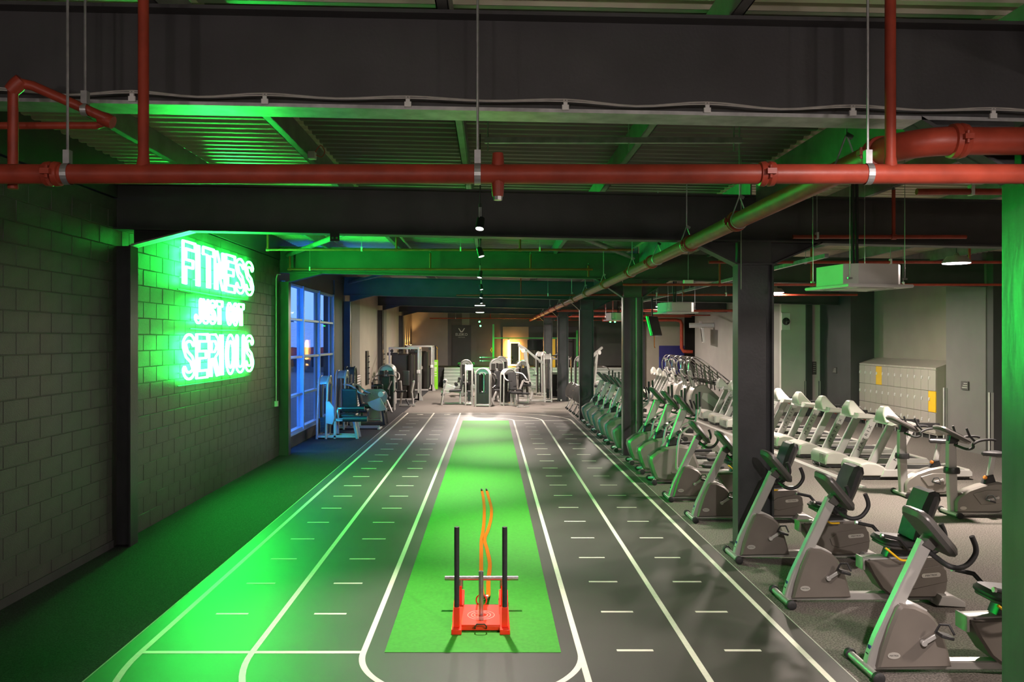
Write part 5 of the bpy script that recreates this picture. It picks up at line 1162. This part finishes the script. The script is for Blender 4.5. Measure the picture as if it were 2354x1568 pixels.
        frame(r, [((0.1, 0, 0.05), (1.35, 0, 0.05)), ((1.35, 0, 0.0), (1.35, 0, 0.45)), ((0.75, 0, 0.05), (0.62, 0, 0.55)), ((0.05, 0, h - 0.5), (0.95, 0, h + 0.20)), ((0.95, 0, h + 0.18), (1.25, 0, h + 0.36)), ((0.72, 0, 0.5), (0.95, 0, h + 0.20)), ((1.05, 0, 0.9), (0.62, 0, 0.75)), ((1.05, 0, 0.9), (1.28, 0, 0.30))], 0.085, 'silver_light')
        pad(r, 'seat', (1.30, 0, 0.50), (0.42, 0.32, 0.08)); 
        for s in (-1, 1): MB().cyl((0.78, s * 0.05, 0.72), (0.78, s * 0.28, 0.72), 0.06, 12).build('thigh_roller', 'vinyl_black', r)
        MB().cyl((1.05, -0.05, h + 0.15), (1.05, 0.05, h + 0.15), 0.09, 18).build('pulley', 'white_plastic', r)
        MB().cyl((1.12, 0, h + 0.10), (1.12, 0, h - 0.42), 0.006, 6).build('cable', 'black_rubber', r)
        MB().tube(smooth_path([(1.12, -0.55, h - 0.62), (1.12, -0.40, h - 0.46), (1.12, 0, h - 0.42), (1.12, 0.40, h - 0.46), (1.12, 0.55, h - 0.62)], 3), 0.016, 8).build('pull_bar', 'chrome', r)
    elif kind == 'multi':
        # tall twin-post station with seat
        for s in (-1, 1): MB().box(-0.05, 0.05, s * 0.36 - 0.045, s * 0.36 + 0.045, 0, h - 0.1).build('post', 'silver_light', r, 0.01)
        MB().tube([(0, p[0], p[1]) for p in arch_pts(0.34, h)], 0.03, 10).build('tower_arch', m, r)
        frame(r, [((0, -0.50, h - 0.22), (0, 0.50, h - 0.22)), ((0, -0.36, h - 0.85), (0, 0.36, h - 0.85)), ((0, -0.36, 0.12), (0, 0.36, 0.12)), ((0.02, 0, 0.05), (0.80, 0, 0.05))], 0.07, 'silver_light')
        MB().box(-0.30, 0.06, -0.04, 0.04, h - 1.2, h - 0.15).build('centre_post', 'silver_light', r, 0.01)
        MB().box(-0.28, -0.10, -0.30, 0.30, 0.1, h - 0.9).build('tower_shroud', 'smoked', r)
        for s in (-1, 1):
            MB().prism([(-0.30, 0.08), (0.10, 0.08), (0.12, h - 0.5), (0.02, h - 0.1), (-0.30, h - 0.2)], s * 0.52 - 0.02, s * 0.52 + 0.02, 'y', 0.008).build('side_cover', 'smoked', r)
        for k in range(9): MB().box(-0.08, 0.02, -0.14, 0.14, 0.2 + 0.05 * k, 0.242 + 0.05 * k).build('weight_plate', 'sled_dark', r)
        pad(r, 'backrest', (0.30, 0, 0.82), (0.09, 0.27, 0.62)); pad(r, 'seat', (0.48, 0, 0.46), (0.38, 0.34, 0.08))
        MB().bar((0.45, 0, 0.05), (0.42, 0, 0.45), 0.07).build('seat_post', 'silver_light', r)
        for s in (-1, 1): MB().tube([(0.05, s * 0.12, h - 0.10), (0.12, s * 0.45, h - 0.06)], 0.022, 8).build('grip', 'black_rubber', r)
    return r
# machines along the window wall
sel('leg_extension', 'leg extension machine lit blue and green, nearest by the window', (-4.48, 22.3, 0.004), 0, 1.66)
sel('seated_press', 'seated press machine beside the window, second along the wall', (-4.42, 24.6, 0.004), 0, 1.72)
sel('leg_curl', 'dark weight machine just past the window, third along the wall', (-4.35, 25.9, 0.004), 0, 1.78, 'console_grey')
sel('fly', 'arched weight machine with green glow on its hood by the tan wall', (-3.85, 30.9, 0.004), R(-90), 1.68)
sel('seated_press', 'pale arched weight machine standing behind the green-hooded one', (-4.15, 34.1, 0.004), R(-90), 1.62, 'silver_light')
# leg press with double round foot plate
t = thing('leg_press', 'leg press with double round teal-lit footplate beside the wall machines', 'leg press', (-3.72, 26.75, 0.004))
for s in (-1, 1):
    MB().bar((s * 0.22, 0, 0), (s * 0.18, 0.15, 0.80), 0.05).build('leg', 'silver', t); MB().bar((s * 0.24, 0.75, 0), (s * 0.18, 0.3, 0.80), 0.05).build('leg', 'silver', t)
MB().prism([(-0.19, 0.10), (0.19, 0.10), (0.17, 0.45), (-0.17, 0.45)], -0.02, 0.02, 'y', 0.006).build('front_panel', 'silver', t)
lob = arc(-0.17, 0.80, 0.25, 75, 285, 14) + arc(0.17, 0.80, 0.25, -105, 105, 14)
MB().prism(lob, -0.06, -0.01, 'y', 0.012).build('footplate', 'cable_grey', t)
MB().tube([(-0.10, -0.06, 1.05), (-0.10, -0.06, 1.14), (0.10, -0.06, 1.14), (0.10, -0.06, 1.05)], 0.014, 8).build('handle', 'chrome', t)
MB().bar((-0.3, 0.05, 0.82), (0.3, 0.05, 0.82), 0.05).build('cross_bar', 'silver', t)
MB().cyl((-0.55, -0.1, 0.06), (0.20, -0.1, 0.06), 0.03, 10).build('foot_bar', 'silver_light', t)
pad(t, 'backrest', (0.05, 0.55, 0.95), (0.32, 0.12, 0.50), (0.5, 0, 0))
# dip bench with twin arms
t = thing('dip_station', 'silver dip station with two slanted arms beside the track end', 'dip station', (-3.30, 32.7, 0.004))
for s in (-1, 1):
    MB().bar((s * 0.26, 0.1, 0), (s * 0.18 + 0.03, 0.0, 0.62), 0.06).build('leg', 'silver_light', t, 0.008); MB().bar((s * 0.20, 0.0, 0.55), (s * 0.26 + 0.04, -0.12, 0.98), 0.07).build('arm', 'silver_light', t, 0.008)
    MB().cyl((s * 0.26 + 0.04, -0.20, 0.99), (s * 0.26 + 0.04, -0.02, 0.99), 0.035, 10).build('grip', 'silver_light', t)
MB().bar((-0.3, 0.05, 0.06), (0.35, 0.05, 0.06), 0.07).build('base_bar', 'silver_light', t); pad(t, 'pad', (-0.2, 0.05, 0.60), (0.42, 0.34, 0.07))
MB().cyl((0.0, -0.15, 0.30), (0.12, -0.25, 0.08), 0.03, 10).build('foot_peg', 'black_rubber', t)
pad(t, 'backrest', (-0.05, 0.3, 1.1), (0.28, 0.08, 0.60))
# cable stations
def cable_station(label, loc, w_, h, d):
    t = thing('cable_station', label, 'cable machine', loc, group='tall cable stations')
    for (x, y) in ((0, 0), (w_, 0), (0, d), (w_, d)): MB().box(x - 0.04, x + 0.04, y - 0.04, y + 0.04, 0, h).build('post', 'silver_light', t, 0.008)
    for (a, b) in (((0, 0, h), (w_, 0, h)), ((0, d, h), (w_, d, h)), ((0, 0, h), (0, d, h)), ((w_, 0, h), (w_, d, h)), ((0, 0, 0.05), (w_, 0, 0.05)), ((w_, 0, 0.05), (w_, d, 0.05))): MB().bar(a, b, 0.08).build('rail', 'silver_light', t, 0.008)
    MB().box(0.05, w_ * 0.72, d * 0.3, d * 0.7, 0.06, h - 0.25).build('stack_cover', 'smoked', t, 0.05)
    MB().lathe([(0.16, 0.05), (0.16, h - 0.3)], 20, (w_ * 0.72, d * 0.3, 0)).build('curved_cover', 'smoked', t)
    for k in range(10): MB().box(0.15, 0.45, -0.06, 0.06, 0.3 + 0.055 * k, 0.345 + 0.055 * k).build('weight_plate', 'sled_dark', t)
    c = MB().obox((w_, -0.02, h * 0.55), (0.14, 0.14, 0.16)).build('carriage', 'white_plastic', t, 0.02)
    MB().cyl((w_, -0.12, h * 0.55), (w_, -0.12, h * 0.35), 0.006, 6).build('cable', 'black_rubber', c)
    MB().cyl((0.1, -0.05, h - 0.12), (0.1, 0.03, h - 0.12), 0.07, 14).cyl((w_ - 0.1, -0.05, h - 0.12), (w_ - 0.1, 0.03, h - 0.12), 0.07, 14).build('pulley', 'black_plastic', t)
    MB().prism([(w_ - 0.2, 0.0), (w_ + 0.2, 0.0), (w_ + 0.16, 0.16), (w_ + 0.05, 0.32), (w_ - 0.03, 0.34)], -0.04, -0.01, 'y', 0.006).build('foot_fairing', 'silver_light', t)
    MB().bar((-0.10, 0.0, h - 0.25), (0.35, 0.0, h - 0.25), 0.05, 0.12).build('chin_grip', 'black_rubber', t)
    MB().lathe([(0.09, 0), (0.09, 0.01)], 20, (w_ * 0.55, d * 0.25, 1.18), (0, -1, 0)).build('oval_badge', 'skin_badge', t)
    return t
cable_station('tall dark cable station nearer the track end', (-4.35, 35.9, 0.004), 1.25, 2.26, 1.1)
cable_station('second tall cable station farther along the wall', (-4.25, 42.6, 0.004), 1.25, 2.28, 1.4)
# centre cluster
sel('leg_curl', 'silver weight machine with white fan-shaped cam plate, front of the centre cluster', (-0.86, 33.6, 0), R(180), 1.62)
sel('fly', 'arched weight machine facing the camera at the front of the centre cluster', (-0.28, 32.75, 0), R(-8) + PI / 2, 1.50, 'silver_light')
sel('seated_press', 'weight machine with steep side seat at the front of the centre cluster', (0.70, 33.4, 0), R(-60), 1.45)
sel('fly', 'tall arched fly machine with chrome arms in the centre cluster', (0.28, 35.9, 0), R(-85), 1.80)
sel('seated_press', 'tall arched machine standing directly behind the fly machine', (0.50, 37.4, 0), R(-90), 1.86)
sel('leg_extension', 'green-lit arched weight machine at the back of the centre cluster', (-1.15, 39.6, 0), R(-85), 1.66)
sel('seated_press', 'chest press with grey backrest between the centre cluster and the pulldown', (1.50, 38.6, 0), R(-80), 1.62, 'silver_light')
sel('pulldown', 'lat pulldown machine with long raised arm beside the column row', (2.45, 35.3, 0), R(180), 2.02, 'silver_light')
sel('multi', 'twin-post pull machine with grey backrest in front of the far columns', (3.02, 36.2, 0), R(-90), 2.02)
sel('pulldown', 'green-lit pulldown machine behind the raised arm machine', (2.45, 39.5, 0), R(150), 2.05)
sel('pulldown', 'pulldown machine partly hidden behind the third column', (3.7, 33.8, 0), R(40), 1.95)
# flat bench
t = thing('flat_bench', 'flat weight bench with low frame near the centre cluster', 'bench', (1.35, 34.2, 0))
pad(t, 'bench_pad', (0, 0, 0.42), (0.55, 0.28, 0.07)); frame(t, [((-0.2, 0, 0.0), (-0.2, 0, 0.40)), ((0.2, 0, 0), (0.2, 0, 0.40)), ((-0.2, 0, 0.05), (0.2, 0, 0.05))], 0.06)
# drum trainers on crossed legs
def drum():
    r = thing('drum_trainer', 'x', 'drum trainer', group='black drum trainers on crossed legs')
    dr = Vector((-0.75, -0.35, 0.25)).normalized()
    d = MB().lathe([(0.10, -0.12), (0.26, -0.10), (0.30, 0.0), (0.30, 0.10), (0.27, 0.13), (0.05, 0.14)], 10, (0.20, 0, 0.72), dr).build('drum', 'smoked', r)
    MB().lathe([(0.302, 0.085), (0.312, 0.09), (0.312, 0.105), (0.302, 0.11)], 10, (0.20, 0, 0.72), dr).build('rim', 'chrome', d)
    for s in (-1, 1):
        MB().tube([(0.28, s * 0.12, 0.62), (0.0, -s * 0.20, 0.03)], 0.012, 6).build('leg', 'black_plastic', r); MB().tube([(0.28, s * 0.12, 0.62), (0.50, -s * 0.20, 0.03)], 0.012, 6).build('leg', 'black_plastic', r)
        for x in (0.0, 0.5): MB().lathe([(0.03, -0.03), (0.045, 0.0), (0.03, 0.03)], 10, (x, -s * 0.22, 0.042), (0, 1, 0)).build('foot', 'black_rubber', r)
    MB().tube([(0.35, 0, 0.72), (0.95, 0, 0.55)], 0.03, 8).build('rail', 'steel_plain', r)
    MB().tube([(0.95, 0, 0.55), (0.98, 0, 0.0)], 0.025, 8).build('rear_leg', 'black_plastic', r)
    return r
d0 = drum()
for k, y in enumerate([28.35, 29.35, 30.4, 31.5]):
    lb = 'black round drum trainer on thin crossed legs, %s of four' % ['nearest', 'second', 'third', 'farthest'][k]
    if k == 0: d0.location = (2.96, y, 0); d0['label'] = lb
    else: dup(d0, (2.96 - 0.02 * k, y, 0), None, lb)

# ================================================================== FAR END
bl = thing('bleacher_steps', 'pale steps, treads coloured lit and risers shaded, up to the raised deck at the far end', 'steps', (-2.55, 45.0, 0))
for k in range(6):  # light from above put into tread colour, shade into riser colour
    z = 0.178 * (k + 1)
    MB().box(0, 12.0, 0.22 * k, 1.6, z - 0.178, z - 0.03).build('riser', 'riser_shaded', bl)
    MB().box(0, 12.0, 0.22 * k - 0.015, 1.6 if k == 5 else 0.22 * (k + 1), z - 0.03, z).build('tread', 'tread_lit', bl)
tag(MB().box(-4.78, 13.8, 46.6, 49.9, 0, 1.068).build('floor_deck', 'wall_dark'), 'raised deck behind the steps', kind='structure')
t = thing('banner_board', 'dark wall banner with white winged logo and lettering', 'banner', (-1.72, 49.82, 0.95 + 0.12))
MB().box(-0.57, 0.57, 0, 0.05, 0, 2.42).build('board', 'wall_dark', t)
MB().prism([(-0.20, 2.24), (-0.15, 2.24), (-0.03, 2.06), (0.03, 2.06), (0.15, 2.24), (0.20, 2.24), (0.06, 2.0), (-0.06, 2.0)], -0.004, 0.0, 'y').build('winged_logo', 'white_plastic', t)
text('banner_lettering', 'ELEIKO', 0.23, (0, -0.003, 1.86), (1, 0, 0), (0, 0, 1), 'white_plastic', t, sx=1.0)
text('banner_lettering', 'RAISE THE BAR', 0.06, (0, -0.003, 1.70), (1, 0, 0), (0, 0, 1), 'white_plastic', t)
t = thing('lime_totem', 'lime green round totem sign with pale lines of text', 'sign', (-2.94, 44.2, 0))
MB().lathe([(0.16, 0.0), (0.16, 1.55)], 24).build('drum', 'lime', t)
for k, (z, wd) in enumerate([(1.40, 0.9), (1.32, 0.9), (1.12, 0.8), (1.05, 0.8), (0.96, 0.7), (0.82, 0.75), (0.70, 0.7)]):
    a0 = 270 - 50 * wd; a1 = 270 + 50 * wd; b = MB(); P = arc(0, 0, 0.1615, a0, a1, 8)
    for i in range(8):
        p, q = P[i], P[i + 1]; b.add([(p[0], p[1], z), (q[0], q[1], z), (q[0], q[1], z + 0.035), (p[0], p[1], z + 0.035)], [(0, 1, 2, 3)])
    b.build('text_line', 'line_white', t)
t = thing('suspension_straps', 'yellow and black suspension straps hanging beside the lime totem', 'straps', (-3.0, 45.4, 0))
MB().box(-0.04, 0.04, 0, 0.08, 0, 2.3).build('post', 'black_plastic', t)
for s in (-1, 1): MB().bar((s * 0.05, -0.03, 2.25), (s * 0.14, -0.05, 2.12), 0.03).bar((s * 0.10, -0.04, 2.1), (s * 0.10, -0.04, 1.3), 0.025).build('strap', 'yellow', t)
# warm framed mirror and batten
t = thing('lit_mirror', 'mirror with a glowing warm light frame on the far wall', 'mirror', (1.47, 49.86, 1.12))
MB().box(-0.25, 0.25, -0.13, -0.08, 0, 1.30).build('glass', 'smoked', t); MB().box(-0.15, 0.15, -0.08, 0.08, 0.2, 1.1).build('mount', 'black_plastic', t)
for (x0, x1, z0_, z1) in ((-0.28, -0.25, 0, 1.33), (0.25, 0.28, 0, 1.33), (-0.28, 0.28, 1.30, 1.34), (-0.28, 0.28, -0.04, 0.02)): MB().box(x0, x1, -0.14, -0.10, z0_, z1).build('light_strip', 'lamp_warm', t)
t = thing('light_batten', 'bright warm vertical light batten beside the framed mirror', 'light batten', (1.10, 49.82, 1.07))
MB().box(-0.03, 0.03, -0.06, 0.10, 0, 0.06).box(-0.03, 0.03, -0.06, 0.10, 1.49, 1.55).build('bracket', 'white_plastic', t); MB().box(-0.05, 0.05, -0.12, -0.06, 0.02, 1.53).build('tube', 'lamp_warm', t)
tag(MB().box(0.75, 2.3, 49.93, 49.99, 1.07, 3.4).build('wall_warm_glow', 'wall_tan'), 'far wall patch coloured tan for the warm glow around the mirror', kind='structure')  # warm glow on the wall put into this panel's tan colour
# rig posts, screen, boards
t = thing('training_rig', 'green-lit training rig with uprights and storage pegs on the deck', 'rig', (0.18, 48.2, 1.068))
MB().box(-0.05, 0.05, -0.05, 0.05, 0, 2.45).build('upright', 'rig_green_lit', t); MB().box(4.15, 4.25, -0.05, 0.05, 0, 2.1).build('upright', 'rig_green_lit', t); MB().box(4.8, 4.9, -0.05, 0.05, 0, 2.1).build('upright', 'rig_green_lit', t)
MB().box(-0.05, 4.9, -0.03, 0.03, 1.62, 1.68).build('cross_member', 'rig_green_lit', t)
for k in range(4): MB().cyl((4.2, -0.05, 0.5 + 0.3 * k), (4.2, -0.3, 0.55 + 0.3 * k), 0.025, 8).build('peg', 'rig_green_lit', t)
MB().tube([(-0.1 + 0.0, -0.06, 1.0 + 0.1), (-0.16, -0.06, 0.95), (-0.1, -0.06, 0.82), (-0.04, -0.06, 0.95)], 0.02, 8, closed=True).build('ring', 'yellow', t)
for k, z in enumerate((1.40, 1.60)):
    b = thing('barbell', ['lower', 'upper'][k] + ' barbell racked across the training rig', 'barbell', (-0.25, 48.05, z), group='racked barbells')
    MB().cyl((-0.35, 0, 0), (1.6, 0, 0), 0.016, 8).build('bar', 'chrome', b)
    for x in (-0.30, 1.5): MB().cyl((x, 0, 0), (x + 0.06, 0, 0), 0.08, 14).build('plate', 'black_rubber', b)
t = thing('wall_screen', 'black screen on the far wall between the far columns', 'screen', (2.55, 47.6, 2.32))
MB().box(-0.42, 0.42, 0, 0.06, -0.30, 0.30).build('panel', 'screen', t, 0.006); MB().box(-0.03, 0.03, 0.06, 0.1, -1.25, 0.1).build('stand', 'black_plastic', t)
t = thing('yellow_board', 'yellow board half hidden behind a far column', 'board', (3.45, 46.9, 1.068)); MB().box(-0.12, 0.22, 0, 0.04, 0, 1.6).build('panel', 'yellow', t); MB().box(-0.14, 0.24, 0.04, 0.06, 0, 1.62).build('frame', 'black_plastic', t)
# kettlebells on deck edge
for k in range(4):
    t = thing('kettlebell', 'dark kettlebell on the deck edge below the banner, %s of four from the totem side' % ['first', 'second', 'third', 'last'][k], 'kettlebell', (-1.75 + 0.26 * k, 46.9, 1.068), group='kettlebells on the deck')
    MB().ell((0, 0, 0.10), 0.10, 0.10, 0.10).build('bell', 'black_plastic', t); MB().tube([(-0.06, 0, 0.16), (-0.06, 0, 0.24), (0.06, 0, 0.24), (0.06, 0, 0.16)], 0.016, 8).build('handle', 'rig_green_lit', t)
# green accent spots at the far end
for k, (x, y, z) in enumerate([(-0.6, 46.0, 3.62), (-0.55, 46.6, 3.40), (6.5, 45.0, 3.60), (6.75, 45.0, 3.60)]):
    t = thing('green_accent_light', ['upper green accent light above the deck near the banner', 'lower green accent light above the deck near the banner', 'green accent light over the far treadmills, the one nearer the columns', 'green accent light over the far treadmills, the one nearer the wall'][k], 'light', (x, y, z), group='green accent lights')
    MB().lathe([(0.05, 0.1), (0.06, 0.0), (0.05, -0.02)], 12, (0, 0, 0), (0, 1, 0)).build('body', 'black_plastic', t); MB().lathe([(0.045, 0), (0.045, 0.004)], 12, (0, -0.025, 0), (0, 1, 0)).build('lens', 'lamp_green', t)
    MB().cyl((0, 0.05, 0.04), (0, 0.05, deck_z(x) - z + 0.02), 0.008, 6).build('stem', 'black_plastic', t)
    lamp_light('green_accent_light_source', 'SPOT', (x, y - 0.06, z), 160, (0.05, 1, 0.15), 0.05, (x + (0.8 if x < 3 else -3.0), y - 2.5 if x > 3 else y + 1, 0.5), 110, 0.6)
# ================================================================== SCREENS, WALL THINGS ON THE CARDIO SIDE
t = thing('hanging_screen', 'hanging screen with green-lit back above the elliptical trainers', 'screen', (4.98, 25.3, 3.05), rz=R(62))
MB().obox((0, 0, 0), (1.05, 0.06, 0.62), (R(-14), 0, 0)).build('panel', 'screen', t, 0.01); MB().obox((0, -0.035, 0.005), (1.0, 0.02, 0.58), (R(-14), 0, 0)).build('display', 'screen', t)
MB().cyl((0, 0.05, 0.1), (0, 0.05, 1.7), 0.025, 8).build('drop_pole', 'black_plastic', t); MB().box(-0.15, 0.15, 0.02, 0.06, -0.1, 0.12).build('mount', 'black_plastic', t); MB().tube([(0.05, 0.0, -0.3), (0.05, 0.0, -0.62), (0.12, 0, -0.66)], 0.012, 6).build('lead', 'strap_orange', t)
t = thing('wall_screen', 'white-edged screen on a bracket from the light wall', 'screen', (9.62, 37.6, 2.98), rz=R(78))
MB().obox((0, 0, -0.15), (1.1, 0.10, 0.66), (R(-6), 0, 0)).build('panel', 'white_plastic', t, 0.012); MB().obox((0, 0.055, -0.15), (1.02, 0.01, 0.6), (R(-6), 0, 0)).build('display', 'screen', t)
MB().cyl((0, -0.5, 0.3), (0, 0.6, 0.3), 0.11, 16).build('bracket_tube', 'white_plastic', t); MB().box(-0.06, 0.06, 0.05, 0.16, 0.14, 0.5).build('bracket', 'white_plastic', t)
t = thing('wall_fan', 'square white wall fan with black blades on the pale panel', 'fan', (10.25, 28.84, 3.27))
MB().prism([(-0.15, -0.30), (0.15, -0.30), (0.15, 0.30), (-0.15, 0.30)], -0.04, 0, 'y', 0.01).build('surround', 'white_plastic', t)
MB().lathe([(0.13, 0), (0.13, 0.02), (0.10, 0.035)], 18, (0, -0.04, 0.0), (0, -1, 0)).build('fan_ring', 'black_plastic', t)
for k in range(4): MB().obox((0.055 * math.cos(k * PI / 2), -0.08, 0.055 * math.sin(k * PI / 2)), (0.10, 0.006, 0.05), (0.3, -k * PI / 2, 0)).build('blade', 'console_grey', t)
t = thing('drain_pipe', 'thick red pipe dropping down past the light wall', 'pipe', (0, 0, 0))
MB().tube([(5.6, 41.5, 3.62), (9.3, 41.5, 3.62), (9.5, 41.5, 3.56), (9.56, 41.5, 3.4), (9.56, 41.5, 2.2), (9.66, 41.5, 2.05), (10.1, 41.5, 2.02)], 0.085, 14).build('pipe_run', 'pipe_red', t)
for x in (6.2, 8.2): MB().cyl((x, 41.5, 3.7), (x, 41.5, deck_z(x) + 0.02), 0.008, 6).build('rod', 'galvanised', t)
t = thing('blue_board', 'deep blue board with a violet edge behind the stair climbers', 'board', (9.35, 42.8, 0)); MB().box(-0.65, 0.65, 0, 0.05, 0.8, 2.32).build('panel', 'navy', t); MB().box(-0.66, -0.60, -0.02, 0.0, 0.8, 1.75).build('edge_strip', 'ink_blue', t); MB().box(-0.5, -0.44, 0.02, 0.06, 0, 0.8).box(0.44, 0.5, 0.02, 0.06, 0, 0.8).build('legs', 'black_plastic', t)
wall('wall_mid_right', 'olive partition wall beyond the stair climbers', 'wall_tan', (8.0, 10.1, 43.2, 43.4, 0, 4.7))
wall('wall_mid_pier', 'dark green pier at the partition end', 'column_paint', (7.75, 8.0, 43.0, 43.4, 0, 4.7))
t = thing('white_partition', 'white partition panel glimpsed past the second column', 'partition', (7.3, 43.3, 0)); MB().box(-0.22, 0.22, 0, 0.06, 0, 2.7).build('panel', 'white_plastic', t); MB().box(-0.04, 0.24, -0.02, 0.0, 0, 1.9).build('inset', 'console_grey', t)
# slatted panel and peg column on the tan wall
t = thing('slatted_panel', 'white slatted panel low on the tan wall behind the machines', 'wall panel', (-4.738, 28.55, 0.15))
MB().box(0, 0.02, 0, 1.5, 0, 1.25).build('backing', 'console_grey', t)
for k in range(14): MB().box(0.02, 0.05, 0.02, 1.48, 0.03 + k * 0.088, 0.075 + k * 0.088).build('slat', 'white_plastic', t)
for k, y in enumerate((32.2, 36.9)):
    t = thing('wall_rack', 'tall black wall rack with pegs on the tan wall, %s' % ['nearer one', 'farther one'][k], 'rack', (-4.80, y, 0.9), group='black wall racks')
    MB().box(0, 0.06, -0.28, 0.28, 0, 1.3).build('board', 'black_plastic', t)
    for j in range(5): MB().cyl((0.06, 0, 0.2 + 0.22 * j), (0.13, 0, 0.22 + 0.22 * j), 0.02, 8).build('peg', 'steel_plain', t)
